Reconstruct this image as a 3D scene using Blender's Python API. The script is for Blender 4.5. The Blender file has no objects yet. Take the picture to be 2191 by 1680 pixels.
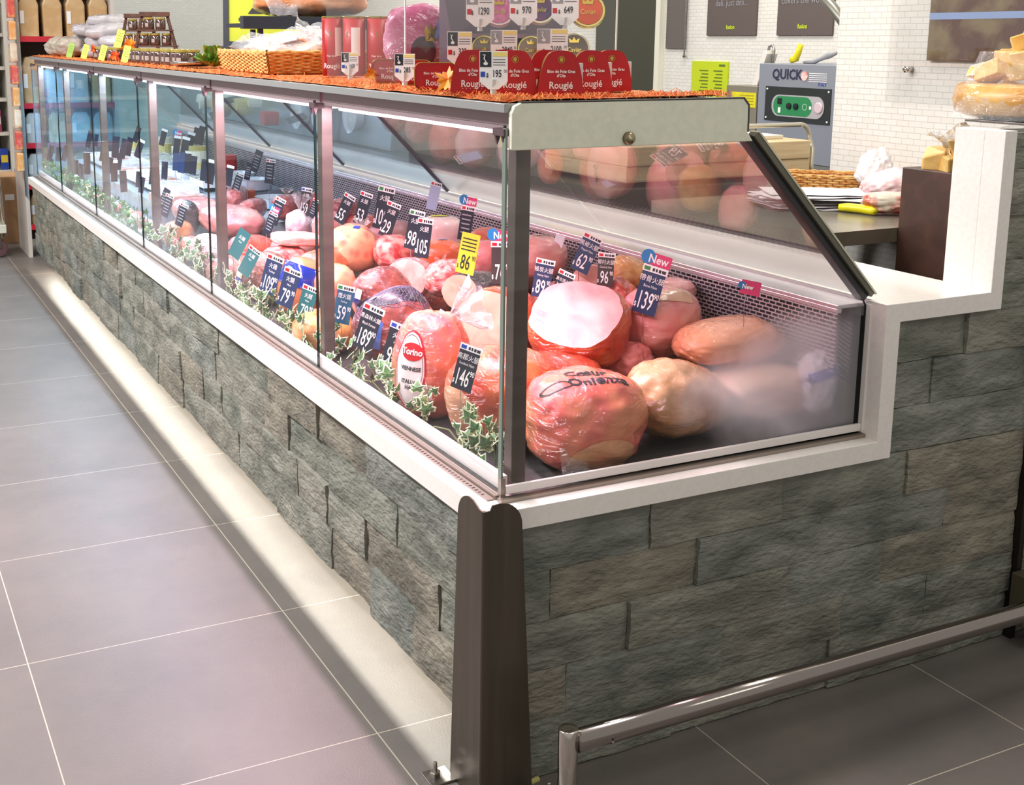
import bpy, math, random
from mathutils import Vector, Matrix, Euler, noise
from mathutils.bvhtree import BVHTree
S = bpy.context.scene
COL = S.collection
random.seed(7)
PI = math.pi

# ------------------------------------------------------------------ camera
cam_d = bpy.data.cameras.new('camera'); cam = bpy.data.objects.new('camera', cam_d); COL.objects.link(cam)
R_ = Vector((0.89697689, -0.44204853, 0.0050562)); U_ = Vector((0.08004116, 0.17364155, 0.98155083)); F_ = Vector((0.43477106, 0.8800237, -0.19113453))
mw = Matrix((R_, U_, -F_)).transposed().to_4x4(); mw.translation = Vector((-1.02459, -1.84524, 1.38430))
cam.matrix_world = mw
cam_d.sensor_width = 36.0; cam_d.sensor_fit = 'HORIZONTAL'; cam_d.lens = 2598.57 / 2191 * 36
cam_d.shift_x = 137.57 / 2191; cam_d.shift_y = -247.39 / 2191
cam_d.clip_start = 0.05; cam_d.clip_end = 60
S.camera = cam

# ------------------------------------------------------------------ world, big lights, exposure
w = bpy.data.worlds.new('world'); S.world = w; w.use_nodes = True
bg = w.node_tree.nodes['Background']; bg.inputs[0].default_value = (1.0, 0.97, 0.91, 1); bg.inputs[1].default_value = 0.30
S.view_settings.view_transform = 'Standard'; S.view_settings.look = 'None'; S.view_settings.gamma = 1.0
S.view_settings.exposure = 0.8; S.view_settings.use_curve_mapping = False
S.cycles.max_bounces = 10; S.cycles.transparent_max_bounces = 24; S.cycles.transmission_bounces = 6
S.cycles.glossy_bounces = 4; S.cycles.diffuse_bounces = 3; S.cycles.caustics_reflective = False; S.cycles.caustics_refractive = False
S.cycles.sample_clamp_indirect = 4.0; S.cycles.use_denoising = True

def area(name, loc, rot, sx, sy, power, col, spread=None):
    d = bpy.data.lights.new(name, 'AREA'); d.shape = 'RECTANGLE'; d.size = sx; d.size_y = sy; d.energy = power; d.color = col
    if spread: d.spread = spread
    o = bpy.data.objects.new(name, d); COL.objects.link(o); o.location = loc; o.rotation_euler = rot
    return o
for i, (x, y, p) in enumerate(((-1.9, 1.4, 92), (-1.9, 3.4, 64), (-1.9, 6.2, 24))):
    area('aisle_ceiling_light', (x, y, 3.1), (0, math.radians(-14), 0), 0.35, 1.9, p, (0.98, 0.96, 0.98))
area('front_ceiling_light', (0.3, -2.2, 3.1), (math.radians(8), 0, 0), 1.9, 0.35, 8, (1.0, 0.96, 0.88))
for x, y, p in ((2.3, 2.4, 24), (2.0, 6.6, 34), (1.25, 0.4, 17)):
    area('staff_ceiling_light', (x, y, 3.0), (0, 0, 0), 0.5, 1.6, p, (1.0, 0.96, 0.88))

# ------------------------------------------------------------------ helpers: materials
def lin(c):
    return tuple(((v / 255) / 12.92 if v / 255 <= 0.04045 else ((v / 255 + 0.055) / 1.055) ** 2.4) for v in c)
MATS = {}
def mat(name, c1, c2=None, ns=6.0, nd=5.0, lo=0.42, hi=0.6, rough=0.5, metal=0.0, coat=0.0, crough=0.06, spec=0.5,
        bs=0.0, bstr=0.2, bdist=0.01, stretch=(1, 1, 1), emis=None, estr=1.0, film=False, sss=0.0, kind='noise', cstr=0.75, fsc=20.0):
    if name in MATS: return MATS[name]
    m = bpy.data.materials.new(name); m.use_nodes = True; nt = m.node_tree; N = nt.nodes; L = nt.links
    b = N['Principled BSDF']; b.inputs['Roughness'].default_value = rough; b.inputs['Metallic'].default_value = metal
    b.inputs['Specular IOR Level'].default_value = spec
    b.inputs['Coat Weight'].default_value = coat; b.inputs['Coat Roughness'].default_value = crough
    a = lin(c1); tc = N.new('ShaderNodeTexCoord'); mp = N.new('ShaderNodeMapping'); mp.inputs['Scale'].default_value = stretch
    L.new(tc.outputs['Object'], mp.inputs['Vector'])
    if c2:
        n = N.new('ShaderNodeTexNoise' if kind == 'noise' else 'ShaderNodeTexVoronoi'); n.inputs['Scale'].default_value = ns
        if kind == 'noise': n.inputs['Detail'].default_value = nd; n.inputs['Distortion'].default_value = 0.4
        L.new(mp.outputs[0], n.inputs['Vector'])
        r = N.new('ShaderNodeValToRGB'); r.color_ramp.elements[0].position = lo; r.color_ramp.elements[1].position = hi
        r.color_ramp.elements[0].color = (*a, 1); r.color_ramp.elements[1].color = (*lin(c2), 1)
        L.new(n.outputs[0], r.inputs[0]); L.new(r.outputs[0], b.inputs['Base Color'])
    else:
        b.inputs['Base Color'].default_value = (*a, 1)
    if bs:
        n2 = N.new('ShaderNodeTexNoise'); n2.inputs['Scale'].default_value = bs; n2.inputs['Detail'].default_value = 6
        L.new(mp.outputs[0], n2.inputs['Vector'])
        bp = N.new('ShaderNodeBump'); bp.inputs['Strength'].default_value = bstr; bp.inputs['Distance'].default_value = bdist
        L.new(n2.outputs[0], bp.inputs['Height']); L.new(bp.outputs[0], b.inputs['Normal'])
    if film:   # clear shrink film with creases lying on the surface
        b.inputs['Coat Weight'].default_value = 1.0
        mf = N.new('ShaderNodeMapping'); mf.inputs['Scale'].default_value = (1, 0.45, 1.6); L.new(tc.outputs['Object'], mf.inputs['Vector'])
        n3 = N.new('ShaderNodeTexNoise'); n3.inputs['Scale'].default_value = fsc; n3.inputs['Detail'].default_value = 4; n3.inputs['Distortion'].default_value = 2.6
        L.new(mf.outputs[0], n3.inputs['Vector'])
        b3 = N.new('ShaderNodeBump'); b3.inputs['Strength'].default_value = cstr; b3.inputs['Distance'].default_value = 0.04
        L.new(n3.outputs[0], b3.inputs['Height']); L.new(b3.outputs[0], b.inputs['Coat Normal'])
    if sss:
        b.inputs['Subsurface Weight'].default_value = sss; b.inputs['Subsurface Radius'].default_value = (0.02, 0.008, 0.005)
        b.inputs['Subsurface Scale'].default_value = 0.4
    if emis:
        b.inputs['Emission Color'].default_value = (*lin(emis), 1); b.inputs['Emission Strength'].default_value = estr
    MATS[name] = m; return m

def glassmat(name, tint=(1, 1, 1), f0=0.08, rough=0.0, body=0.0, bodycol=(1, 1, 1), fmax=1.0, wrinkle=0.0, wscale=18):
    if name in MATS: return MATS[name]
    m = bpy.data.materials.new(name); m.use_nodes = True; nt = m.node_tree; N = nt.nodes; L = nt.links
    N.remove(N['Principled BSDF']); out = N['Material Output']
    tr = N.new('ShaderNodeBsdfTransparent'); tr.inputs[0].default_value = (*tint, 1)
    gl = N.new('ShaderNodeBsdfGlossy'); gl.inputs['Roughness'].default_value = rough; gl.inputs[0].default_value = (1, 1, 1, 1)
    lw = N.new('ShaderNodeLayerWeight'); lw.inputs[0].default_value = 0.5
    p = N.new('ShaderNodeMath'); p.operation = 'POWER'; p.inputs[1].default_value = 4.0; L.new(lw.outputs['Facing'], p.inputs[0])
    q = N.new('ShaderNodeMath'); q.operation = 'MULTIPLY_ADD'; q.inputs[1].default_value = fmax - f0; q.inputs[2].default_value = f0; L.new(p.outputs[0], q.inputs[0])
    base = tr.outputs[0]
    if body:
        df = N.new('ShaderNodeBsdfDiffuse'); df.inputs[0].default_value = (*bodycol, 1)
        mx0 = N.new('ShaderNodeMixShader'); mx0.inputs[0].default_value = body; L.new(tr.outputs[0], mx0.inputs[1]); L.new(df.outputs[0], mx0.inputs[2]); base = mx0.outputs[0]
    mx = N.new('ShaderNodeMixShader'); L.new(q.outputs[0], mx.inputs[0]); L.new(base, mx.inputs[1]); L.new(gl.outputs[0], mx.inputs[2])
    if wrinkle:
        tc = N.new('ShaderNodeTexCoord'); n3 = N.new('ShaderNodeTexNoise'); n3.inputs['Scale'].default_value = wscale; n3.inputs['Distortion'].default_value = 2.5
        L.new(tc.outputs['Object'], n3.inputs['Vector']); bp = N.new('ShaderNodeBump'); bp.inputs['Strength'].default_value = wrinkle; bp.inputs['Distance'].default_value = 0.03
        L.new(n3.outputs[0], bp.inputs['Height']); L.new(bp.outputs[0], gl.inputs['Normal'])
    L.new(mx.outputs[0], out.inputs['Surface'])
    MATS[name] = m; return m

# ------------------------------------------------------------------ helpers: geometry
class MB:
    def __init__(s): s.v = []; s.f = []; s.m = []; s.mi = 0
    def add(s, vs, fs, M=None):
        o = len(s.v)
        for p in vs:
            p = Vector(p); s.v.append(tuple(M @ p if M else p))
        for f in fs: s.f.append([i + o for i in f]); s.m.append(s.mi)
        return s
    def box(s, a, b, M=None):
        (x0, y0, z0), (x1, y1, z1) = a, b
        vs = [(x0, y0, z0), (x1, y0, z0), (x1, y1, z0), (x0, y1, z0), (x0, y0, z1), (x1, y0, z1), (x1, y1, z1), (x0, y1, z1)]
        return s.add(vs, [(0, 3, 2, 1), (4, 5, 6, 7), (0, 1, 5, 4), (1, 2, 6, 5), (2, 3, 7, 6), (3, 0, 4, 7)], M)
    def prism(s, poly, ax, lo, hi, M=None):      # poly of 2-D points; ax = extrusion axis
        def P(p, t): return (t, p[0], p[1]) if ax == 'x' else ((p[0], t, p[1]) if ax == 'y' else (p[0], p[1], t))
        n = len(poly); vs = [P(p, lo) for p in poly] + [P(p, hi) for p in poly]
        fs = [list(range(n))[::-1], list(range(n, 2 * n))] + [(i, (i + 1) % n, n + (i + 1) % n, n + i) for i in range(n)]
        return s.add(vs, fs, M)
    def tube(s, pts, r, n=8, M=None, cap=True):
        pts = [Vector(p) for p in pts]; rr = r if isinstance(r, (list, tuple)) else [r] * len(pts); vs = []; fs = []
        t0 = (pts[1] - pts[0]).normalized(); u = t0.orthogonal().normalized()
        for i, p in enumerate(pts):
            t = (pts[min(i + 1, len(pts) - 1)] - pts[max(i - 1, 0)]).normalized()
            u = (u - t * u.dot(t)).normalized(); w_ = t.cross(u)
            for k in range(n):
                a = 2 * PI * k / n; vs.append(p + (u * math.cos(a) + w_ * math.sin(a)) * rr[i])
        for i in range(len(pts) - 1):
            for k in range(n):
                a = i * n + k; b = i * n + (k + 1) % n; fs.append((a, b, b + n, a + n))
        if cap: fs += [list(range(n))[::-1], list(range(len(vs) - n, len(vs)))]
        return s.add(vs, fs, M)
    def lathe(s, prof, c=(0, 0, 0), n=24, M=None, sq=0.0):
        vs = []; fs = []
        for r, z in prof:
            for k in range(n):
                a = 2 * PI * k / n; q = 1.0
                if sq: q = 1 / (abs(math.cos(a)) ** sq + abs(math.sin(a)) ** sq) ** (1 / sq)
                vs.append((c[0] + r * q * math.cos(a), c[1] + r * q * math.sin(a), c[2] + z))
        for i in range(len(prof) - 1):
            for k in range(n):
                a = i * n + k; b = i * n + (k + 1) % n; fs.append((a, b, b + n, a + n))
        fs += [list(range(n))[::-1], list(range(len(vs) - n, len(vs)))]
        return s.add(vs, fs, M)
    def grid(s, fn, nu, nv, M=None):
        vs = [fn(i / nu, j / nv) for j in range(nv + 1) for i in range(nu + 1)]
        fs = [(j * (nu + 1) + i, j * (nu + 1) + i + 1, (j + 1) * (nu + 1) + i + 1, (j + 1) * (nu + 1) + i) for j in range(nv) for i in range(nu)]
        return s.add(vs, fs, M)
    def build(s, name, mats, parent=None, smooth=False, bevel=0.0, solid=0.0, label=None, at=None, M=None):
        me = bpy.data.meshes.new(name)
        off = Vector((0, 0, 0))
        if at is not None:
            off = Vector(at); vs = [tuple(Vector(p) - off) for p in s.v]
        else: vs = s.v
        me.from_pydata(vs, [], s.f); me.validate()
        for m in (mats if isinstance(mats, (list, tuple)) else [mats]): me.materials.append(m)
        if len(me.polygons) == len(s.m): me.polygons.foreach_set('material_index', s.m)
        if smooth: me.polygons.foreach_set('use_smooth', [True] * len(me.polygons))
        me.update()
        o = bpy.data.objects.new(name, me); COL.objects.link(o)
        if at is not None: o.location = off
        if M is not None: o.matrix_world = M
        if parent is not None:
            o.parent = parent
            if at is not None or M is None: o.matrix_parent_inverse = parent_inv(parent)
        if bevel:
            md = o.modifiers.new('bevel', 'BEVEL'); md.width = bevel; md.segments = 2; md.limit_method = 'ANGLE'; md.angle_limit = math.radians(40)
        if solid:
            md = o.modifiers.new('solid', 'SOLIDIFY'); md.thickness = solid; md.offset = 0
        if label: o['label'] = label
        return o
def world_of(o):
    m = o.matrix_basis.copy()
    if o.parent: m = world_of(o.parent) @ o.matrix_parent_inverse @ m
    return m
def parent_inv(p): return world_of(p).inverted()
def tag(o, label=None, cat=None, group=None, kind=None):
    if label: o['label'] = label
    if cat: o['category'] = cat
    if group: o['group'] = group
    if kind: o['kind'] = kind
    return o
def empty(name, loc, label, cat, group=None, rz=0.0):
    o = bpy.data.objects.new(name, None); o.empty_display_size = 0.05; COL.objects.link(o); o.location = loc; o.rotation_euler = (0, 0, rz)
    return tag(o, label, cat, group)
def struct(name, mb, m, **k): return tag(mb.build(name, m, **k), kind='structure')

_tc = {}
def text_geo(body, size, sx=1.0, bold=0.0, align='CENTER'):
    key = (body, round(size, 5), sx, bold, align)
    if key in _tc: return _tc[key]
    c = bpy.data.curves.new('t', 'FONT'); c.body = body; c.size = size; c.align_x = align; c.align_y = 'CENTER'; c.resolution_u = 2
    c.offset = bold
    o = bpy.data.objects.new('t', c); COL.objects.link(o)
    me = bpy.data.meshes.new_from_object(o)
    g = ([(v.co.x * sx, v.co.y) for v in me.vertices], [list(p.vertices) for p in me.polygons])
    bpy.data.objects.remove(o); bpy.data.curves.remove(c); bpy.data.meshes.remove(me)
    _tc[key] = g; return g
def put_text(mb, body, size, M, sx=1.0, bold=0.0, dx=0, dy=0, align='CENTER', up=0.0008):
    vs, fs = text_geo(body, size, sx, bold, align)
    mb.add([(x + dx, y + dy, up) for x, y in vs], fs, M)
def frame_M(loc, nrm, up=(0, 0, 1), roll=0.0):     # local x right, y up, z = outward normal
    n = Vector(nrm).normalized(); u = Vector(up); u = (u - n * u.dot(n)).normalized(); r = u.cross(n)
    M = Matrix((r, u, n)).transposed().to_4x4(); M.translation = Vector(loc)
    return M @ Matrix.Rotation(roll, 4, 'Z')
def rrect(wd, ht, r, n=4):
    pts = []
    for cx, cy, a0 in ((wd / 2 - r, ht / 2 - r, 0), (-wd / 2 + r, ht / 2 - r, 90), (-wd / 2 + r, -ht / 2 + r, 180), (wd / 2 - r, -ht / 2 + r, 270)):
        for k in range(n + 1):
            a = math.radians(a0 + 90 * k / n); pts.append((cx + r * math.cos(a), cy + r * math.sin(a)))
    return pts
def disc(r, n=20, sy=1.0): return [(r * math.cos(2 * PI * k / n), r * sy * math.sin(2 * PI * k / n)) for k in range(n)]

# ------------------------------------------------------------------ shared materials
steel = mat('brushed_steel', (170, 165, 160), (140, 136, 132), ns=30, stretch=(1, 1, 20), rough=0.28, metal=1.0)
steelD = mat('dark_brushed_steel', (112, 105, 94), (98, 91, 80), ns=40, stretch=(1, 1, 0.04), lo=0.3, hi=0.7, rough=0.42, metal=1.0)
chrome = mat('polished_steel', (205, 198, 190), rough=0.14, metal=1.0)
quartz = mat('white_quartz', (244, 238, 232), (240, 233, 226), ns=90, nd=2, rough=0.28, spec=0.5)
panelg = mat('grey_green_enamel', (232, 232, 212), (226, 226, 206), ns=60, rough=0.42)
lipm = mat('white_enamel', (232, 224, 220), rough=0.35)
taupe = mat('taupe_aluminium', (150, 138, 128), rough=0.35, metal=0.6)
black = mat('black_plastic', (22, 22, 26), rough=0.35)
white = mat('white_print', (240, 238, 236), rough=0.5)
redp = mat('red_print', (196, 20, 36), rough=0.4)
bluep = mat('blue_print', (40, 70, 170), rough=0.4)
yellowp = mat('yellow_print', (206, 214, 40), rough=0.5)
darkp = mat('dark_print', (30, 30, 40), rough=0.5)
goldp = mat('gold_foil', (206, 176, 84), rough=0.22, metal=1.0)
grayp = mat('grey_print', (150, 150, 155), rough=0.5)
pinkp = mat('pink_print', (214, 50, 110), rough=0.4)

# ================================================================== SETTING
def floor_mat():
    m = bpy.data.materials.new('grey_floor_tile'); m.use_nodes = True; nt = m.node_tree; N = nt.nodes; L = nt.links; b = N['Principled BSDF']
    tc = N.new('ShaderNodeTexCoord'); sp = N.new('ShaderNodeSeparateXYZ'); L.new(tc.outputs['Object'], sp.inputs[0])
    ds = []
    for k, off in ((0, 0.447), (1, 0.2304)):
        a = N.new('ShaderNodeMath'); a.operation = 'SUBTRACT'; a.inputs[1].default_value = off - 12.0; L.new(sp.outputs[k], a.inputs[0])
        c = N.new('ShaderNodeMath'); c.operation = 'PINGPONG'; c.inputs[1].default_value = 0.3; L.new(a.outputs[0], c.inputs[0]); ds.append(c)
    mn = N.new('ShaderNodeMath'); mn.operation = 'MINIMUM'; L.new(ds[0].outputs[0], mn.inputs[0]); L.new(ds[1].outputs[0], mn.inputs[1])
    lt = N.new('ShaderNodeMath'); lt.operation = 'LESS_THAN'; lt.inputs[1].default_value = 0.0013; L.new(mn.outputs[0], lt.inputs[0])
    n = N.new('ShaderNodeTexNoise'); n.inputs['Scale'].default_value = 2.2; n.inputs['Detail'].default_value = 8; n.inputs['Roughness'].default_value = 0.7; L.new(tc.outputs['Object'], n.inputs['Vector'])
    r = N.new('ShaderNodeValToRGB'); r.color_ramp.elements[0].position = 0.35; r.color_ramp.elements[1].position = 0.7
    r.color_ramp.elements[0].color = (*lin((96, 91, 87)), 1); r.color_ramp.elements[1].color = (*lin((112, 105, 99)), 1); L.new(n.outputs[0], r.inputs[0])
    n2 = N.new('ShaderNodeTexNoise'); n2.inputs['Scale'].default_value = 260; L.new(tc.outputs['Object'], n2.inputs['Vector'])
    mx = N.new('ShaderNodeMix'); mx.data_type = 'RGBA'; L.new(lt.outputs[0], mx.inputs[0]); L.new(r.outputs[0], mx.inputs[6]); mx.inputs[7].default_value = (*lin((176, 166, 150)), 1)
    L.new(mx.outputs[2], b.inputs['Base Color']); b.inputs['Roughness'].default_value = 0.42
    bp = N.new('ShaderNodeBump'); bp.inputs['Strength'].default_value = 0.25; bp.inputs['Distance'].default_value = 0.002; L.new(n2.outputs[0], bp.inputs['Height']); L.new(bp.outputs[0], b.inputs['Normal'])
    return m
def mosaic_mat(name, c1, c2, mort, bw=0.05, rh=0.019, plane='yz', bump=0.3):
    m = bpy.data.materials.new(name); m.use_nodes = True; nt = m.node_tree; N = nt.nodes; L = nt.links; b = N['Principled BSDF']
    tc = N.new('ShaderNodeTexCoord'); sp = N.new('ShaderNodeSeparateXYZ'); cb = N.new('ShaderNodeCombineXYZ'); L.new(tc.outputs['Object'], sp.inputs[0])
    L.new(sp.outputs['xyz'.index(plane[0])], cb.inputs[0]); L.new(sp.outputs['xyz'.index(plane[1])], cb.inputs[1])
    br = N.new('ShaderNodeTexBrick'); br.inputs['Scale'].default_value = 1.0; br.inputs['Brick Width'].default_value = bw; br.inputs['Row Height'].default_value = rh
    br.inputs['Mortar Size'].default_value = 0.0012; br.inputs['Mortar Smooth'].default_value = 0.3; br.inputs['Color1'].default_value = (*lin(c1), 1); br.inputs['Color2'].default_value = (*lin(c2), 1); br.inputs['Mortar'].default_value = (*lin(mort), 1)
    L.new(cb.outputs[0], br.inputs['Vector']); L.new(br.outputs['Color'], b.inputs['Base Color']); b.inputs['Roughness'].default_value = 0.3
    bp = N.new('ShaderNodeBump'); bp.invert = True; bp.inputs['Strength'].default_value = bump; bp.inputs['Distance'].default_value = 0.002; L.new(br.outputs['Fac'], bp.inputs['Height']); L.new(bp.outputs[0], b.inputs['Normal'])
    return m
struct('floor', MB().box((-5, -4, -0.05), (4.5, 12, 0)), floor_mat())
mw1 = mosaic_mat('white_mosaic_tile', (222, 219, 210), (228, 225, 218), (196, 192, 184))
mw2 = mosaic_mat('white_mosaic_tile_far', (206, 208, 204), (212, 213, 210), (186, 188, 186), plane='xz')
struct('wall_back', MB().box((3.2, 1.2, 0), (3.3, 9.6, 3.2)), mw1)
struct('wall_far', MB().box((0.75, 9.2, 0), (3.2, 9.3, 3.2)), mw2)
struct('wall_right', MB().box((2.02, -0.2, 0), (2.42, 1.335, 3.2)), mw1)

# ================================================================== STONE-CLAD COUNTER
slates = []
for i, (a, b_) in enumerate((((108, 109, 99), (152, 150, 138)), ((102, 105, 95), (144, 144, 132)), ((114, 112, 102), (152, 149, 137)), ((103, 107, 100), (146, 147, 138)), ((108, 104, 93), (150, 143, 128)))):
    slates.append(mat('slate_%d' % i, a, b_, ns=7, nd=12, lo=0.36, hi=0.66, rough=0.62, bs=46, bstr=0.8, bdist=0.010, stretch=(1.0, 1.0, 2.4), spec=0.35))
random.seed(11)
def stone(mb, org, du, ln, ht, out, dep, seed):
    # a split-faced stone: org = lower corner on the wall line, du along the wall, out = outward normal
    org = Vector(org); du = Vector(du); out = Vector(out); nu = max(4, int(ln / 0.02)); nv = 5
    tlt = random.uniform(-0.003, 0.003); tl2 = random.uniform(-0.002, 0.002)
    def P(i, j):
        u = i / nu; v = j / nv
        q = Vector((seed * 3.1 + u * ln * 14, v * ht * 26, seed))
        e = noise.fractal(q, 0.8, 2.3, 5) * 0.0036
        ed = min(u * ln, (1 - u) * ln, v * ht, (1 - v) * ht); rnd = -0.0025 * max(0, 1 - ed / 0.004)
        gap = 0.0006
        jx = noise.noise(Vector((seed, v * 6, u * 3))) * 0.0012 if i in (0, nu) else 0
        jz = noise.noise(Vector((u * ln * 20, seed * 1.7, j))) * 0.0014 if j in (0, nv) else 0
        return org + du * (gap + u * (ln - 2 * gap) + jx) + Vector((0, 0, gap + v * (ht - 2 * gap) + jz)) + out * (dep + e + rnd + tlt * (u - .5) * 2 + tl2 * (v - .5) * 2)
    o = len(mb.v); flip = du.cross(Vector((0, 0, 1))).dot(out) < 0
    vs = [P(i, j) for j in range(nv + 1) for i in range(nu + 1)]
    fs = [(j * (nu + 1) + i, j * (nu + 1) + i + 1, (j + 1) * (nu + 1) + i + 1, (j + 1) * (nu + 1) + i) for j in range(nv) for i in range(nu)]
    ring = [i for i in range(nu + 1)] + [j * (nu + 1) + nu for j in range(1, nv + 1)] + [nv * (nu + 1) + i for i in range(nu - 1, -1, -1)] + [j * (nu + 1) for j in range(nv - 1, 0, -1)]
    nb = len(vs)
    for k in ring:
        p = vs[k].copy(); p -= out * (out.dot(p - org) + 0.012); vs.append(p)
    for a in range(len(ring)):
        b2 = (a + 1) % len(ring); fs.append((ring[b2], ring[a], nb + a, nb + b2))
    fs.append([nb + a for a in range(len(ring))][::-1])
    if flip: fs = [tuple(reversed(f)) for f in fs]
    mb.mi = random.randrange(5); mb.add(vs, fs)
def fill_rows(mb, rows, org, du, out, length, lmin=0.19, lmax=0.42, start=0.0):
    for ri, (z0, z1) in enumerate(rows):
        u = start; first = True
        while u < length - 1e-4:
            ln = random.uniform(lmin, lmax) * (0.5 if first and ri % 2 else 1); first = False
            if length - u - ln < 0.1: ln = length - u
            o = Vector(org) + Vector(du) * u; o.z = z0
            stone(mb, o, du, ln, z1 - z0, out, random.choice((0.0, 0.002, 0.004, 0.008, 0.012)), random.random() * 90); u += ln
sc = empty('stone_counter', (0.4, 2.5, 0), 'long serving counter base clad in split grey slate stone, stepped up at its right end', 'counter')
f = MB(); fill_rows(f, ((.104, .217), (.217, .317), (.317, .417), (.417, .5165)), (-0.034, 0.0, 0), (0, 1, 0), (-1, 0, 0), 5.86)
f.build('front_cladding', slates, sc, smooth=False)
f = MB()
fill_rows(f, ((.002, .117), (.117, .217), (.217, .317), (.317, .417), (.417, .5165)), (-0.02, -0.034, 0), (1, 0, 0), (0, -1, 0), 1.37)
fill_rows(f, ((.5175, .617), (.617, .717), (.717, .8125)), (0.915, -0.034, 0), (1, 0, 0), (0, -1, 0), 0.435)
fill_rows(f, ((.8125, .917), (.917, 1.017), (1.017, 1.117), (1.117, 1.196)), (1.214, -0.034, 0), (1, 0, 0), (0, -1, 0), 0.136)
fill_rows(f, [(0.002, .117)] + [(.117 + .1 * i, .217 + .1 * i) for i in range(10)] + [(1.117, 1.196)], (1.368, -0.034, 0), (1, 0, 0), (0, -1, 0), 0.6)
f.build('end_cladding', slates, sc)
core = MB().box((-0.022, -0.022, .30), (0.0, 5.85, .516)).box((0.045, -0.022, 0.108), (0.9, 5.85, .50)).box((.9, -.022, 0), (1.2, 5.85, .812)).box((1.214, -.022, 0), (2.0, 0.075, 1.194))
core.build('counter_core', mat('dark_core', (52, 50, 48), rough=0.8), sc)
MB().box((1.3505, -0.052, 0), (1.3665, -0.02, 1.196)).build('joint_strip', mat('dark_metal_strip', (58, 52, 48), rough=0.4, metal=0.8), sc)
MB().box((0.06, 0.06, 0), (0.11, 5.8, .104)).build('kick_board', mat('kick_grey', (150, 144, 136), rough=0.6), sc)
MB().box((0.035, -0.036, 0), (0.085, -0.024, 0.15)).build('corner_patch', mat('mauve_render', (112, 106, 104), rough=0.7), sc)
led = area('kick_light', (0.028, 2.95, 0.172), (0, 0, 0), 0.016, 5.6, 11, (1.0, 0.95, 0.82))
led.parent = sc; led.matrix_parent_inverse = parent_inv(sc)

qs = empty('quartz_worktop', (0.6, 2.5, 0.5), 'white quartz ledge and worktop framing the display case, stepped up at the right end', 'worktop')
q = MB().prism([(-.056, .517), (.90, .517), (.913, .517), (.913, .8134), (1.2127, .8134), (1.2127, 1.2019), (1.1764, 1.2019), (1.1764, .8537), (.8719, .8537), (.8719, .5578), (-.056, .5578)], 'y', -.0533, 0.0)
q.build('end_frame', quartz, qs, bevel=0.0012)
MB().box((-.056, 0.0, .517), (0.03, 5.879, .5578)).build('front_ledge', quartz, qs, bevel=0.0012)
MB().box((.885, 0.0, .8134), (1.186, 5.87, .8537)).build('rear_shelf', quartz, qs, bevel=0.0012)
MB().box((1.1764, 0.0, .8137), (1.2127, .0785, 1.2019)).build('pillar', quartz, qs, bevel=0.0012)

# ================================================================== corner guard, kick rail
cg = empty('corner_guard', (-.06, -.06, 0), 'tall dark brushed steel guard plate wrapping the front corner of the stone counter', 'corner guard')
def wing(top_w, bot_w, h, r, n=8):
    pts = [(0, 0), (bot_w, 0), (top_w, h - r * 0.9)]
    for k in range(1, n + 1):
        a = math.radians(90 * k / n); pts.append((top_w - r + r * math.cos(a), h - r + r * math.sin(a)))
    pts += [(top_w - r - 0.015, h - 0.001), (0.012, h - 0.010), (0, h - 0.011)]
    return pts
g = MB()
g.prism([(-.080 + y, z) for y, z in wing(.094, .120, .588, .045)], 'x', -.0830, -.0800)
g.prism([(-.080 + x, z) for x, z in wing(.076, .108, .588, .045)], 'y', -.0830, -.0800)
g.tube([(-.0792, -.0792, 0.0), (-.0792, -.0792, .5775)], 0.0042, 12)
g.build('plate', steelD, cg, smooth=False)
for nm, (x, y) in (('left', (-.112, .045)), ('right', (.05, -.105))):
    b = MB().box((x - .022, y - .03, 0.0), (x + .03, y + .02, .005)); bp_ = b.build('foot_plate', steel, cg, bevel=.001)
    MB().lathe([(.011, 0), (.011, .006), (.0085, .008)], (x, y, .005), 6).lathe([(.004, 0), (.004, .02), (.003, .022)], (x, y, .010), 12).build('bolt', chrome, cg)
MB().tube([(-.01, -.055, .002), (.02, -.058, .004), (.06, -.05, .003)], .006, 8).build('sealant', mat('yellow_sealant', (196, 186, 120), rough=0.5), cg, smooth=True)

chrome2 = mat('rail_steel', (150, 142, 136), rough=.16, metal=1.0)
rl = empty('kick_rail', (.03, -.21, 0), 'low round stainless steel bumper rail on a post before the stone end wall', 'rail')
MB().lathe([(.0178, 0), (.0178, .202), (.0165, .204), (.008, .201), (.0, .2005)], (.026, -.205, 0), 28).build('post', chrome, rl, smooth=True)
MB().lathe([(.034, 0), (.034, .004), (.018, .005)], (.026, -.205, 0.0), 28).build('flange', chrome, rl)
MB().tube([(.040, -.210, .178), (.6, -.212, .178), (1.2, -.212, .178), (1.72, -.212, .178)], .0205, 24).build('bar', chrome2, rl, smooth=True)
MB().lathe([(.003, 0), (.003, .004), (.0, .005)], (0, 0, 0), 10, frame_M((.10, -.2328, .172), (0, -1, 0))).build('screw', steel, rl)
br = MB().box((1.33, -.10, .055), (1.62, -.055, .175))
b_ = br.build('bracket', mat('diamond_plate', (120, 112, 92), rough=0.4, metal=0.8), rl, bevel=.002)
sl = MB()
for i in range(14):
    for j in range(3):
        cx = 1.345 + i * .02 + (j % 2) * .01; cz = .078 + j * .034
        sl.add([(cx, -.1008, cz), (cx + .004, -.1008, cz), (cx + .012, -.1008, cz + .02), (cx + .008, -.1008, cz + .02)], [(0, 1, 2, 3)])
sl.build('tread_marks', mat('tread_steel', (214, 206, 190), rough=0.3, metal=1.0), b_)
MB().lathe([(.05, 0), (.055, .004), (.055, .05), (.047, .056)], (1.42, -.15, 0.0), 28).build('foot', steelD, rl, smooth=False)
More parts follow.
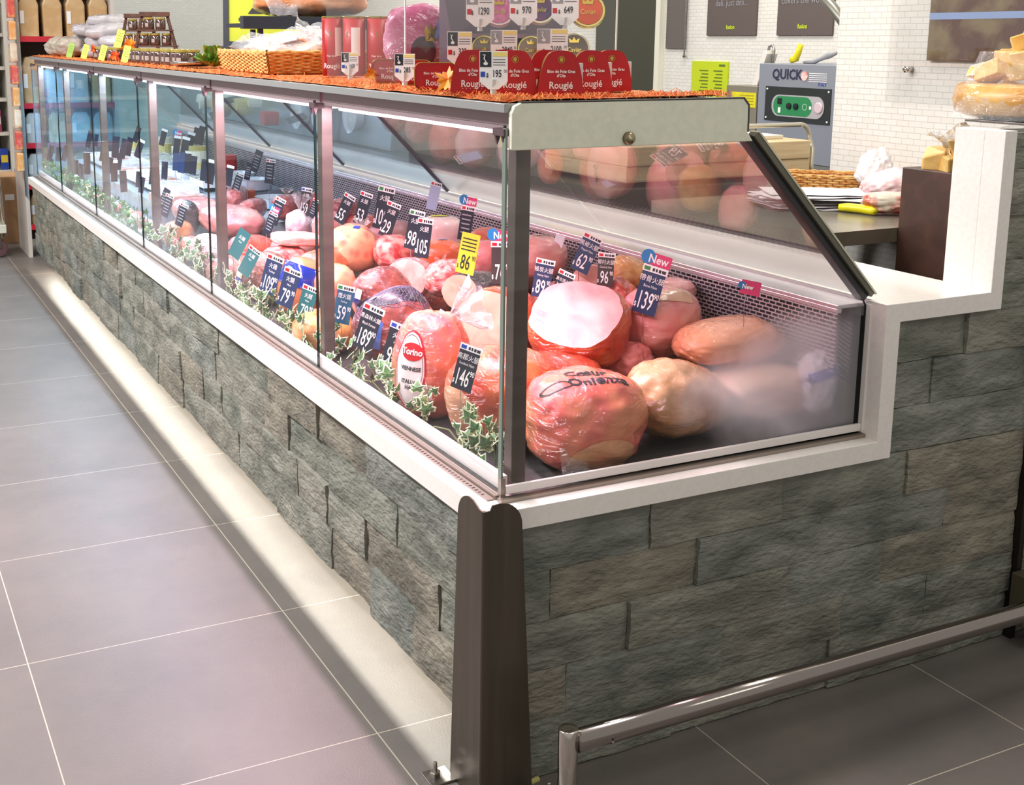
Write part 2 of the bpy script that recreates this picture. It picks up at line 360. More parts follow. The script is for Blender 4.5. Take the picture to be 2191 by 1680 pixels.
for x in (1.7,): MB().tube([(x, -.19, .178), (x, -.06, .178)], .009, 12).build('wall_stay', chrome, rl, smooth=True)

# ================================================================== DISPLAY CASE
JN = [0.0, .965, 1.962, 2.959, 3.956, 4.953, 5.872]
dc = empty('display_case', (0.4, 2.9, 0.53), 'long refrigerated glass deli display case set into the white quartz ledge', 'display case')
roofm = mat('case_roof_grey', (150, 150, 148), rough=0.4, metal=0.3)
railm = mat('case_rail_mauve', (158, 134, 138), rough=0.35, metal=0.3)
edgem = mat('glass_edge_green', (10, 30, 28), rough=0.1)
MB().box((-.006, 0.0, 1.262), (.505, 5.879, 1.278)).build('roof', roofm, dc, bevel=.001)
for i in range(6):
    MB().box((.018, JN[i] + .01, 1.228), (.034, JN[i + 1] - .01, 1.2615)).build('top_rail', railm, dc, bevel=.001)
for i, y in enumerate(JN):
    c = MB().box((-.007, y - .02 + (.02 if i == 0 else 0) - (.02 if i == 6 else 0), 1.222), (.02, y + .02 + (.02 if i == 0 else 0) - (.02 if i == 6 else 0), 1.2345))
    for s in (-.012, .012):
        yy = y + s + (.02 if i == 0 else 0) - (.02 if i == 6 else 0)
        c.prism([(-.007, 1.222), (.004, 1.222), (-.002, 1.206)], 'y', yy - .0025, yy + .0025)
    c.build('glass_clip', mat('clip_mauve', (104, 84, 88), rough=0.4, metal=0.4), dc)
fg = glassmat('front_glass', (0.985, 0.995, 0.995), f0=0.02, fmax=0.16)
def fog_mat(name, kind):
    m = bpy.data.materials.new(name); m.use_nodes = True; nt = m.node_tree; N = nt.nodes; L = nt.links
    N.remove(N['Principled BSDF']); out = N['Material Output']
    def mth(op, a, b=None, c=None):
        n = N.new('ShaderNodeMath'); n.operation = op
        for k, v in enumerate((a, b, c)):
            if v is None: continue
            if isinstance(v, (int, float)): n.inputs[k].default_value = v
            else: L.new(v, n.inputs[k])
        return n.outputs[0]
    tc = N.new('ShaderNodeTexCoord'); sp = N.new('ShaderNodeSeparateXYZ'); L.new(tc.outputs['Object'], sp.inputs[0])
    nz = N.new('ShaderNodeTexNoise'); nz.inputs['Scale'].default_value = 9 if kind == 'end' else 4; nz.inputs['Detail'].default_value = 4; L.new(tc.outputs['Object'], nz.inputs['Vector'])
    fine = N.new('ShaderNodeTexNoise'); fine.inputs['Scale'].default_value = 420; fine.inputs['Detail'].default_value = 1; L.new(tc.outputs['Object'], fine.inputs['Vector'])
    if kind == 'end':
        dx = mth('DIVIDE', mth('SUBTRACT', sp.outputs[0], .79), .42); dz = mth('DIVIDE', mth('SUBTRACT', sp.outputs[2], .69), .18)
        d = mth('SQRT', mth('ADD', mth('MULTIPLY', dx, dx), mth('MULTIPLY', dz, dz)))
        d = mth('ADD', d, mth('MULTIPLY', mth('SUBTRACT', nz.outputs[0], .5), .35))
        mr = N.new('ShaderNodeMapRange'); mr.interpolation_type = 'SMOOTHSTEP'; mr.inputs[1].default_value = 1.0; mr.inputs[2].default_value = 0.55; L.new(d, mr.inputs[0])
        fac = mth('MULTIPLY', mr.outputs[0], 0.92)
    else:
        a = N.new('ShaderNodeMapRange'); a.interpolation_type = 'SMOOTHSTEP'; a.inputs[1].default_value = .92; a.inputs[2].default_value = .62; L.new(sp.outputs[2], a.inputs[0])
        b = N.new('ShaderNodeMapRange'); b.interpolation_type = 'SMOOTHSTEP'; b.inputs[1].default_value = 1.1; b.inputs[2].default_value = 2.6; L.new(sp.outputs[1], b.inputs[0])
        c = N.new('ShaderNodeMapRange'); c.inputs[1].default_value = .3; c.inputs[2].default_value = .65; L.new(nz.outputs[0], c.inputs[0])
        fac = mth('MULTIPLY', mth('MULTIPLY', a.outputs[0], b.outputs[0]), mth('MULTIPLY', c.outputs[0], .42))
    tr = N.new('ShaderNodeBsdfTransparent'); df = N.new('ShaderNodeBsdfDiffuse'); df.inputs[0].default_value = (.92, .88, .94, 1)
    tl = N.new('ShaderNodeBsdfTranslucent'); tl.inputs[0].default_value = (.9, .88, .94, 1)
    ad = N.new('ShaderNodeMixShader'); ad.inputs[0].default_value = .5; L.new(df.outputs[0], ad.inputs[1]); L.new(tl.outputs[0], ad.inputs[2])
    fogs = ad.outputs[0]
    if kind == 'end':
        rf = N.new('ShaderNodeBsdfRefraction'); rf.inputs['IOR'].default_value = 1.12; rf.inputs['Roughness'].default_value = .38; rf.inputs[0].default_value = (1, 1, 1, 1)
        m2 = N.new('ShaderNodeMixShader'); m2.inputs[0].default_value = .58
        L.new(rf.outputs[0], m2.inputs[1]); L.new(fogs, m2.inputs[2]); fogs = m2.outputs[0]
    mx = N.new('ShaderNodeMixShader'); L.new(fac, mx.inputs[0]); L.new(tr.outputs[0], mx.inputs[1]); L.new(fogs, mx.inputs[2]); L.new(mx.outputs[0], out.inputs['Surface'])
    return m
fogF = fog_mat('front_condensation', 'front'); fogE = fog_mat('end_condensation', 'end')
ztopg = 1.240
for i in range(6):
    y0, y1 = JN[i] + (.0095 if i == 0 else .0015), JN[i + 1] - .0015
    p = MB().box((-.002, y0, .572), (.004, y1, ztopg)); p.m = [1, 1, 1, 0, 1, 0]
    # only the two large faces are clear; the narrow edges are dark green
    p.m = [1, 1, 1, 0, 1, 0]
    gp = p.build('front_glass_pane', [fg, edgem], dc)
    if i >= 1:
        q = MB().add([(.0055, y0, .575), (.0055, y1, .575), (.0055, y1, 1.0), (.0055, y0, 1.0)], [(0, 1, 2, 3)]); q.build('condensation', fogF, gp)
eg = glassmat('end_glass', (0.985, 0.99, 0.985), f0=0.02, fmax=0.8)
poly = [(-.002, .572), (.868, .572), (.868, .842), (.858, .858), (.524, 1.200), (-.002, 1.200)]
p = MB().prism(poly, 'y', 0.0, .006); p.m = [0, 0] + [1] * 6
egp = p.build('end_glass_pane', [eg, edgem], dc)
q = MB().add([(x, .0075, z) for x, z in [(.03, .576), (.862, .576), (.862, .838), (.53, 1.18), (.03, 1.18)]], [(0, 1, 2, 3, 4)]); q.build('condensation', fogE, egp)
# far end glass
p = MB().prism(poly, 'y', 5.862, 5.868); p.m = [0, 0] + [1] * 6
p.build('end_glass_pane', [glassmat('end_glass_blue_wash', (.66, .90, 1.0), f0=.05, fmax=.8, body=.06, bodycol=(.6, .8, 1.0)), edgem], dc)  # clear pane tinted blue to stand for the cold light of the far bays
# base channel and white lip
MB().box((-.012, 0.004, .5585), (-.0035, 5.87, .566)).box((-.014, .004, .558), (-.028, 5.87, .561)).build('base_channel', taupe, dc)
sl = MB()
for k in range(150):
    y = .03 + k * .0125
    sl.box((-.026, y, .561), (-.020, y + .0035, .5615))
sl.build('vent_slots', black, dc)
MB().box((.006, .012, .562), (.018, 5.86, .598)).build('front_lip', mat('lip_pinkwhite', (226, 214, 212), rough=.35), dc, bevel=.001)
MB().box((0.004, -.009, .570), (.868, -.0015, .586)).build('end_lip', lipm, dc, bevel=.001)
MB().box((-.012, -.020, .5580), (.897, -.004, .565)).box((-.0055, -.006, .565), (.004, .003, .60)).build('end_channel', taupe, dc)
MB().box((.8685, -.012, .566), (.881, .004, .846)).build('end_frame_bright', lipm, dc, bevel=.001)
MB().box((.8815, -.016, .5655), (.895, .0, .850)).build('end_frame_dark', taupe, dc, bevel=.001)
# end cap panel
capp = MB().prism([(.004, 1.198), (.531, 1.198), (.5165, 1.216), (.5155, 1.266), (.5035, 1.279), (.02, 1.279), (.008, 1.274), (.002, 1.262), (.002, 1.200)], 'y', -.013, -.001)
cp = capp.build('end_cap', panelg, dc, bevel=.0015)
cp2 = MB().prism([(.5165, 1.216), (.5195, 1.216), (.5185, 1.268), (.5050, 1.282), (.02, 1.2815), (.02, 1.2795), (.5035, 1.2795), (.5155, 1.266)], 'y', -.0135, -.001).build('cap_trim', mat('trim_dark_grey', (86, 84, 82), rough=.4, metal=.5), cp)
MB().lathe([(.012, 0), (.0115, .006), (.008, .011), (0, .0125)], M=frame_M((.243, -.0135, 1.2125), (0, -1, 0)), n=24).build('knob', goldp if False else mat('worn_brass', (150, 138, 112), rough=.3, metal=1.0), cp, smooth=True)
# corner post seam
MB().box((-.0035, -.002, .566), (.0005, .0095, 1.236)).build('corner_seal', mat('clear_seal', (120, 132, 122), rough=.2), dc)
# slanting end frame
def bar2(mb, a, b, wd, y0, y1):
    a = Vector((a[0], 0, a[1])); b = Vector((b[0], 0, b[1])); t = (b - a).normalized(); n = Vector((-t.z, 0, t.x)) * wd
    vs = [a, b, b + n, a + n]; mb.prism([(v.x, v.z) for v in vs], 'y', y0, y1)
m1 = MB(); bar2(m1, (.523, 1.198), (.858, .853), .016, -.002, .022); m1.build('slanted_frame', mat('frame_black', (44, 40, 44), rough=.35), dc)
m1 = MB(); bar2(m1, (.536, 1.207), (.871, .862), .012, -.010, .012); m1.build('slanted_trim', mat('frame_grey', (112, 110, 96), rough=.35, metal=.5), dc, bevel=.001)
m1 = MB(); bar2(m1, (.5455, 1.2145), (.881, .867), .0035, -.012, .014); m1.build('slanted_edge', mat('edge_cream', (214, 208, 184), rough=.3), dc)
# uprights
for y in (.034, 1.014, 1.976, 2.906, 3.913, 4.906, 5.83):
    MB().box((.030, y - .015, .565), (.060, y + .015, 1.261)).build('upright', mat('upright_taupe', (90, 80, 75), (100, 90, 84), ns=3, stretch=(1, 1, 8), rough=.38, metal=.35), dc, bevel=.002)
# rear slanted glass, struts, ledge, grille
rgl = glassmat('rear_glass', (.93, .925, .925), f0=0.24, fmax=0.9, body=0.05, bodycol=(.8, .7, .75))
rgl2 = glassmat('rear_glass_blue_wash', (.80, .92, 1.0), f0=0.14, fmax=0.9, body=0.08, bodycol=(.62, .82, 1.0))  # blue wash of the cold case lamps is put into the pane tint
for i in range(6):
    y0, y1 = JN[i] + (.012 if i == 0 else .004), JN[i + 1] - .004
    a = Vector((.515, 0, 1.213)); b = Vector((.852, 0, .866)); n = Vector((.0035, 0, .0035))
    MB().prism([(a.x, a.z), (b.x, b.z), (b.x + n.x, b.z + n.z), (a.x + n.x, a.z + n.z)], 'y', y0, y1).build('rear_glass_pane', rgl if i < 2 else rgl2, dc)
for i in (2, 3, 4, 5):
    m1 = MB(); bar2(m1, (.505, 1.218), (.850, .862), .012, JN[i] - .008, JN[i] + .008); m1.build('strut', mat('strut_slate', (78, 74, 92), rough=.35, metal=.4), dc)
MB().box((.49, .01, 1.205), (.535, 5.86, 1.2615)).build('rear_rail', railm, dc)
led_ = MB().box((.800, .012, .838), (.882, 5.86, .846)).box((.800, .012, .829), (.812, 5.86, .838)).build('rear_ledge', mat('ledge_white_steel', (226, 218, 226), rough=.25, metal=.6), dc, bevel=.0012)
def grille_mat():
    m = bpy.data.materials.new('slotted_grille'); m.use_nodes = True; nt = m.node_tree; N = nt.nodes; L = nt.links; b = N['Principled BSDF']
    b.inputs['Base Color'].default_value = (*lin((224, 216, 224)), 1); b.inputs['Metallic'].default_value = .5; b.inputs['Roughness'].default_value = .35
    tc = N.new('ShaderNodeTexCoord'); sp = N.new('ShaderNodeSeparateXYZ'); cb = N.new('ShaderNodeCombineXYZ'); L.new(tc.outputs['Object'], sp.inputs[0]); L.new(sp.outputs[1], cb.inputs[0]); L.new(sp.outputs[2], cb.inputs[1])
    br = N.new('ShaderNodeTexBrick'); br.inputs['Scale'].default_value = 1; br.inputs['Brick Width'].default_value = .021; br.inputs['Row Height'].default_value = .0088; br.inputs['Mortar Size'].default_value = .0014; br.inputs['Mortar Smooth'].default_value = 0
    L.new(cb.outputs[0], br.inputs['Vector']); L.new(br.outputs['Fac'], b.inputs['Alpha'])
    return m
MB().add([(.800, .012, .70), (.800, 5.86, .70), (.800, 5.86, .829), (.800, .012, .829)], [(0, 3, 2, 1)]).build('air_grille', grille_mat(), dc, solid=.0012)
MB().box((.835, .012, .56), (.845, 5.86, .836)).build('rear_panel', mat('plenum_dark', (46, 38, 46), rough=.6), dc)
MB().prism([(.02, .512), (.834, .560), (.834, .595), (.02, .5384)], 'y', .012, 5.855).build('deck', mat('deck_dark', (62, 62, 60), (50, 50, 50), ns=20, rough=.5), dc)
# lamps under the roof front
for i in range(6):
    pk = i < 2
    c = (255, 214, 232) if pk else ((236, 232, 255) if i == 2 else (196, 228, 255))
    y0, y1 = JN[i] + .05, JN[i + 1] - .03
    lp = MB().box((.045, y0, 1.232), (.105, y1, 1.2615)); lo = lp.build('lamp_housing', lipm, dc)
    tb = MB().box((.050, y0 + .005, 1.2165), (.100, y1 - .005, 1.2315)); tb.build('diffuser', mat('lamp_glow_%d' % i, c, rough=.5, emis=c, estr=4.0), lo)
    la = area('case_lamp', (.075, (y0 + y1) / 2, 1.2155), (0, math.radians(18), 0), .05, y1 - y0 - .02, (15.5 if pk else 11.5), lin(c)); la.parent = lo; la.matrix_parent_inverse = parent_inv(lo)

# ================================================================== CASE CONTENTS: hams and cold cuts
film = glassmat('clear_film', (.97, .97, .97), f0=.06, rough=.12, body=.10, bodycol=(.95, .92, .94), fmax=.8, wrinkle=.9, wscale=30)
filmw = glassmat('milky_film', (.97, .97, .98), f0=.08, rough=.15, body=.22, bodycol=(.93, .90, .93), fmax=.8, wrinkle=.9, wscale=30)
def hm(n, c1, c2, **k):
    d = dict(ns=11, lo=.38, hi=.62, rough=.42, film=True, bs=40, bstr=.25, bdist=.004); d.update(k); return mat(n, c1, c2, **d)
M_pinkprint = hm('ham_pink_orange', (208, 84, 88), (212, 126, 88), ns=8, lo=.36, hi=.6)
M_orange = hm('ham_orange', (188, 52, 18), (210, 104, 52), ns=13)
M_gold = hm('ham_pale_gold', (200, 150, 112), (178, 108, 34), ns=7, lo=.45, hi=.62)
M_smoke = hm('ham_golden_smoked', (196, 120, 44), (220, 160, 88), ns=20)
M_red = hm('ham_red_orange', (172, 44, 32), (204, 84, 56), ns=14)
M_darkred = hm('ham_dark_red', (112, 34, 34), (156, 70, 56), ns=16)
M_brown = hm('ham_brown', (132, 72, 56), (168, 106, 82), ns=14)
M_pink = hm('ham_pink', (208, 118, 122), (220, 152, 142), ns=9, cstr=.4)
M_pinkb = hm('ham_deep_pink', (212, 104, 108), (230, 142, 136), ns=9)
M_black = hm('ham_black_rind', (26, 20, 24), (44, 36, 38), ns=10, cstr=.8)
M_lumpy = hm('ham_lumpy_pink', (214, 96, 84), (232, 168, 128), ns=28, kind='voronoi', lo=.1, hi=.5, bs=0)
M_lumpr = hm('ham_lumpy_red', (196, 52, 56), (236, 160, 150), ns=34, lo=.42, hi=.6, bs=0)
M_salami = hm('salami_red', (132, 40, 44), (176, 84, 82), ns=60, lo=.35, hi=.6)
M_speck = hm('brown_speckled', (128, 80, 70), (176, 128, 110), ns=90, lo=.5, hi=.62)
C_pale = mat('cut_pale_pink', (216, 172, 170), (194, 138, 140), ns=9, rough=.4, film=True, cstr=.25, fsc=9)
C_grey = mat('cut_grey_beige', (188, 148, 128), (204, 166, 146), ns=16, rough=.5, coat=.4, bs=60, bstr=.2, bdist=.003)
C_pink = mat('cut_pink', (226, 160, 152), (234, 184, 174), ns=30, rough=.45, coat=.5, bs=60, bstr=.15, bdist=.002)
C_mort = mat('cut_red_slab', (176, 84, 80), (196, 112, 104), ns=40, rough=.5)
BVH = {}
def ham(label, c, rad, m, rot=(0, 0, 0), pw=2.5, disp=.05, cuts=(), seed=1, cat='ham', name='ham', group=None, sub=4, ridges=0, taper=0.0, zmin=None):
    import bmesh
    if sub == 4 and c[1] < 1.3 and c[2] < 1.0: sub = 5
    bm = bmesh.new(); bmesh.ops.create_icosphere(bm, subdivisions=sub, radius=1.0)
    E_ = Euler(tuple(math.radians(a) for a in rot)).to_matrix(); rad = Vector(rad); flags = {}
    for v in bm.verts:
        d = v.co.normalized()
        r = 1.0 / (abs(d.x) ** pw + abs(d.y) ** pw + abs(d.z) ** pw) ** (1 / pw)
        r *= 1 + disp * noise.fractal(d * 1.5 + Vector((seed * 7.3, seed, 0)), 1.0, 2.0, 3) + disp * .6 * noise.noise(d * 4 + Vector((seed, 0, seed)))
        if sub >= 4: r *= 1 + .010 * (abs(noise.noise(d * 5.5 + Vector((seed * 1.3, 4, 0)))) - abs(noise.noise(Vector((d.x * 13, d.y * 6 + seed, d.z * 13))))) * (1.6 if sub >= 5 else 1)
        if ridges: r *= 1 + .018 * math.sin(d.x * ridges)
        p = Vector((d.x * r * rad.x, d.y * r * rad.y, d.z * r * rad.z))
        if taper: k = 1 - taper * (p.x / rad.x * .5 + .5); p.y *= k; p.z *= k
        v.co = E_ @ p
    kids = []
    for n_, dd, cm in cuts:
        n_ = Vector(n_).normalized()
        bmesh.ops.bisect_plane(bm, geom=bm.verts[:] + bm.edges[:] + bm.faces[:], plane_co=n_ * dd, plane_no=n_, clear_outer=True)
        be = [e for e in bm.edges if e.is_boundary]; nxt = {}
        for e in be:
            for v, w_ in ((e.verts[0], e.verts[1]), (e.verts[1], e.verts[0])): nxt.setdefault(v, []).append(w_)
        loop = [be[0].verts[0]]; prev = None
        while True:
            c_ = [w_ for w_ in nxt[loop[-1]] if w_ is not prev]
            if not c_ or c_[0] is loop[0]: break
            prev = loop[-1]; loop.append(c_[0])
        P_ = [v.co.copy() for v in loop]; cen = sum(P_, Vector()) / len(P_)
        nrm_ = sum(((P_[i] - cen).cross(P_[(i + 1) % len(P_)] - cen) for i in range(len(P_))), Vector())
        if nrm_.dot(n_) < 0: P_.reverse()
        vs = []; ff = []; K = 5
        for k in range(K):
            f_ = 1 - k / K
            for p in P_: vs.append(cen + (p - cen) * f_ + n_ * (.0022 * math.sin(f_ * PI) + noise.noise(p * 30 * f_) * .0012 * (k > 0)) + Vector(c))
        vs.append(cen + Vector(c)); m_ = len(P_)
        for k in range(K - 1):
            for i in range(m_): ff.append((k * m_ + i, k * m_ + (i + 1) % m_, (k + 1) * m_ + (i + 1) % m_, (k + 1) * m_ + i))
        for i in range(m_): ff.append(((K - 1) * m_ + i, (K - 1) * m_ + (i + 1) % m_, K * m_))
        kids.append((vs, ff, cm))
    if zmin is not None:
        for v in bm.verts: v.co.z = max(v.co.z, zmin)
    bm.verts.index_update(); mb = MB()
    mb.v = [tuple(v.co + Vector(c)) for v in bm.verts]
    mb.f = [[v.index for v in f_.verts] for f_ in bm.faces]; mb.m = [0] * len(mb.f)
    bvh = BVHTree.FromPolygons([Vector(v) for v in mb.v] + [v for k in kids for v in k[0]], mb.f + [[i + len(mb.v) + sum(len(q[0]) for q in kids[:ki]) for i in f_] for ki, k in enumerate(kids) for f_ in k[1]])
    bm.free()
    o = tag(mb.build(name, m, smooth=True, at=c), label, cat, group)
    for vs, ff, cm in kids:
        k = MB(); k.v = [tuple(v) for v in vs]; k.f = ff; k.m = [0] * len(ff); k.build('cut_face', cm, o, at=c, smooth=True)
    BVH[o.name] = (bvh, Vector(c)); return o
def decal(o, name, m, geo, nrm, up, off=(0, 0), lift=.0012, up_lift=0, smooth=False, label=None):
    """drape flat shapes (verts, faces) over the body of o, seen along -nrm"""
    bvh, c = BVH[o.name]; M = frame_M(c + Vector(nrm).normalized() * .4, nrm, up); d = -Vector(nrm).normalized(); mb = MB(); vs = []
    last = .4
    for x, y in geo[0]:
        p = M @ Vector((x + off[0], y + off[1], 0)); h = bvh.ray_cast(p, d)
        if h[0] is not None: vs.append(h[0] - d * lift); last = (h[0] - p).length
        else: vs.append(p + d * last)
    mb.add(vs, geo[1]); return mb.build(name, m, o, smooth=smooth, label=label)
def gridgeo(wd, ht, nu=14, nv=14, shape=None):
    vs = []; fs = []
    for j in range(nv + 1):
        for i in range(nu + 1):
            u = (i / nu - .5) * 2; v = (j / nv - .5) * 2
            if shape == 'oval':
                a = u * math.sqrt(1 - v * v / 2); b = v * math.sqrt(1 - u * u / 2); vs.append((a * wd / 2, b * ht / 2))
            else: vs.append((u * wd / 2, v * ht / 2))
    for j in range(nv):
        for i in range(nu): fs.append([j * (nu + 1) + i, j * (nu + 1) + i + 1, (j + 1) * (nu + 1) + i + 1, (j + 1) * (nu + 1) + i])
    return vs, fs
def tg(body, size, sx=1.0, bold=0.0): 
    v, f = text_geo(body, size, sx, bold); return v, f
def knot(o, pos, dr, ln=.07, r=.03, seed=3, m=None, name='film_knot'):
    dr = Vector(dr).normalized(); u = dr.orthogonal().normalized(); w_ = dr.cross(u); mb = MB()
    def fn(a, t):
        ang = a * 2 * PI; rr = (.007 + (.35 * r if t < .12 else 0) * (1 - t / .12) + r * max(0, t - .2) * 1.2) * (1 + .35 * math.sin(ang * 7 + seed) * t + .3 * noise.noise(Vector((math.cos(ang) * 2, math.sin(ang) * 2, seed + t * 3))))
        return Vector(pos) + dr * (ln * (t + .12 * math.sin(ang * 5 + seed) * t)) + (u * math.cos(ang) + w_ * math.sin(ang)) * rr
    mb.grid(fn, 36, 10); return mb.build(name, m or filmw, o, smooth=True)
def loose(o, pts, name='film_fold', m=None, seed=1, n=12):
    """a crumpled sheet of film across four corner points"""
    a, b, c, d = [Vector(p) for p in pts]; mb = MB(); nn = (b - a).cross(d - a).normalized()
    def fn(u, v):
        p = (a * (1 - u) + b * u) * (1 - v) + (d * (1 - u) + c * u) * v
        return p + nn * (noise.noise(Vector((u * 5, v * 4, seed))) * .014 + abs(noise.noise(Vector((u * 11, v * 3, seed + 5)))) * .01)
    mb.grid(fn, n, n); return mb.build(name, m or film, o, smooth=True)

TOC = (-.55, -.80, .35)     # roughly towards the aisle corner
# --- hams nearest the end glass
h1 = ham('large round pink ham in printed film, in the near corner by the end glass', (.255, .132, .640), (.118, .108, .096), M_pinkprint, (0, 0, -8), pw=2.7, disp=.07, seed=2)
for t_, sz, off, b_ in (('Cœur', .036, (.014, .052), .0012), ('Onienza', .036, (.030, .014), .0012)):
    decal(h1, 'lettering', darkp, tg(t_, sz, 1.0, b_), (-.35, -.62, .95), (.25, .9, .5), off)
rg = ([], []); 
for rr_ in (1.0,):
    n_ = 28
    rg[0].extend([(math.cos(2 * PI * k / n_) * .034, math.sin(2 * PI * k / n_) * .012) for k in range(n_)] + [(math.cos(2 * PI * k / n_) * .029, math.sin(2 * PI * k / n_) * .009) for k in range(n_)])
    rg[1].extend([[k, (k + 1) % n_, n_ + (k + 1) % n_, n_ + k] for k in range(n_)])
decal(h1, 'stamp', darkp, rg, (-.35, -.62, .95), (.25, .9, .5), (-.055, .008))
decal(h1, 'pale_patch', hm('ham_beige_patch', (214, 156, 112), (206, 126, 92)), gridgeo(.15, .09, shape='oval'), (-.1, -1, -.1), (0, 0, 1), (.0, -.045), smooth=True)
loose(h1, [(.15, .03, .562), (.20, .018, .556), (.215, .05, .60), (.15, .05, .62)], seed=4)
h2 = ham('pale golden ham tapering to a brown tip, beside the large pink printed ham', (.488, .135, .652), (.122, .098, .090), M_gold, (0, 10, 6), pw=2.3, disp=.07, seed=5, taper=.25)
knot(h2, (.598, .13, .632), (.9, -.2, -.2), .035, .02, m=film)
h3 = ham('long pale ham lying low behind the fogged end glass', (.715, .145, .640), (.118, .085, .058), hm('ham_cream', (222, 190, 160), (214, 172, 140), ns=8), (0, 0, -4), pw=2.6, disp=.05, seed=8)
h4 = ham('flat orange-brown ham resting on the pale one behind the fogged glass', (.690, .235, .735), (.120, .085, .044), hm('ham_peach', (224, 156, 116), (214, 134, 96), ns=8), (0, -6, 0), pw=2.5, disp=.05, seed=9)
wb = ham('white vacuum bag with a blue stripe at the far right of the fogged glass', (.802, .075, .668), (.044, .052, .072), mat('bag_white', (240, 240, 246), (226, 226, 236), ns=12, film=True, rough=.4, cstr=.7), (0, 14, 0), pw=2.2, disp=.14, seed=10, cat='bag', name='vacuum_bag')
decal(wb, 'blue_stripe', mat('bag_blue', (10, 90, 210), rough=.3, coat=1), gridgeo(.075, .022), (-.1, -1, .2), (-.25, 0, 1), (-.004, .018), smooth=True)
h5 = ham('halved ham with a broad white-pink cut face, on top of the near pile', (.430, .420, .752), (.110, .108, .100), M_orange, (0, 20, 25), pw=2.6, disp=.05, seed=12, cuts=[((-.45, -.40, .80), .052, C_pale)])
h6 = ham('small netted reddish ham wedged behind the halved white-faced ham', (.620, .560, .742), (.055, .062, .078), M_red, (0, 0, 20), pw=2.2, disp=.1, seed=14)
h7 = ham('round golden smoked ham near the slotted rear grille', (.700, .640, .800), (.060, .058, .058), M_smoke, (0, 0, 0), pw=2.2, disp=.06, seed=15)
h8 = ham('small ham end with a round pink cut face, left of the golden smoked ham', (.665, .740, .775), (.055, .05, .046), M_pinkb, (0, 0, 40), pw=2.3, disp=.05, seed=16, cuts=[((-.55, -.8, .25), .020, C_pink)])
h9 = ham('smooth pink ham right of the halved one, one side swallowed by the fog', (.635, .400, .750), (.092, .085, .080), M_pink, (0, 0, 10), pw=2.5, disp=.05, seed=17)
decal(h9, 'cream_band', mat('cream_rind', (222, 176, 150), rough=.4, coat=1), gridgeo(.10, .035), (-.4, -.85, .55), (.1, .3, 1), (.015, .035), smooth=True)
h10 = ham('flat slice-like pink ham right under the rear grille near the fogged glass', (.735, .500, .790), (.058, .06, .030), M_pink, (0, -8, 0), pw=2.5, disp=.04, seed=18)
h11 = ham('small film-wrapped ham in the gap below the halved white-faced ham', (.530, .370, .668), (.050, .055, .050), M_pinkb, (0, 0, 0), pw=2.2, disp=.12, seed=19)
h12 = ham('long red-orange ham lying just behind the front corner upright', (.178, .325, .652), (.112, .112, .098), M_orange, (0, 0, -58), pw=2.7, disp=.05, seed=21)
decal(h12, 'pale_side', hm('ham_tan', (206, 140, 100), (214, 156, 118)), gridgeo(.12, .12, shape='oval'), (-1, -.1, 0), (0, 0, 1), (-.01, -.03), smooth=True)
h12b = ham('low red ham behind the long red-orange one, under the halved ham', (.330, .350, .655), (.10, .08, .062), M_red, (0, 0, -20), pw=2.5, disp=.05, seed=22)
h13 = ham('upright ham in knotted film with an oval striped label, against the front glass', (.118, .552, .668), (.082, .080, .122), M_pinkprint, (0, 6, 0), pw=2.6, disp=.06, seed=23, zmin=-.122)
knot(h13, (.145, .535, .772), (.62, -.50, .42), .085, .050, seed=5, m=filmw)
nl = (-.92, -.62, .05)
decal(h13, 'oval_border', mat('label_red', (186, 24, 44), rough=.4), gridgeo(.082, .176, shape='oval'), nl, (0.10, 0, 1), (-.006, .0), smooth=True)
decal(h13, 'oval_label', mat('label_white', (236, 226, 226), rough=.45), gridgeo(.074, .166, shape='oval'), nl, (.10, 0, 1), (-.006, .0), lift=.0020, smooth=True)
decal(h13, 'oval_line', mat('label_darkline', (70, 40, 56), rough=.45), ([(math.cos(2 * PI * k / 40) * r1, math.sin(2 * PI * k / 40) * r2) for r1, r2 in ((.0345, .079), (.0335, .0775)) for k in range(40)], [[k, (k + 1) % 40, 40 + (k + 1) % 40, 40 + k] for k in range(40)]), nl, (.10, 0, 1), (-.006, .0), lift=.0026)
decal(h13, 'red_oval', redp, gridgeo(.056, .040, shape='oval'), nl, (.1, 0, 1), (.000, .042), lift=.0028, smooth=True)
decal(h13, 'lettering', white, tg('Torino', .020, .9, .0006), nl, (.1, 0, 1), (.000, .042), lift=.0036)
for t_, y_ in (('VIENNESE', .004), ('ITALIAN', -.026), ('HAM', -.040)): decal(h13, 'lettering', darkp, tg(t_, .0125, .9, .0004), nl, (.1, 0, 1), (.0, y_), lift=.003)
decal(h13, 'paper_sticker', mat('sticker_paper', (236, 222, 222), (226, 206, 208), ns=60, rough=.6), gridgeo(.040, .064), (-.80, -.80, 0), (.04, 0, 1), (.012, -.058), lift=.005, smooth=True)
decal(h13, 'sticker_spot', redp, gridgeo(.010, .012, shape='oval'), (-.80, -.80, 0), (.04, 0, 1), (.026, -.080), lift=.006)
h14 = ham('thick orange-rind ham end with grey-beige cut face, left of the corner upright', (.352, .655, .722), (.094, .092, .080), M_orange, (0, 0, 30), pw=2.6, disp=.04, seed=25, cuts=[((-.92, -.42, .18), .052, C_grey)])
h15 = ham('black netted ham with a red lower half and blue band, tilted against the front glass', (.180, .905, .676), (.105, .090, .085), M_darkred, (0, -34, -38), pw=2.5, disp=.04, seed=27)
nb_ = MB()
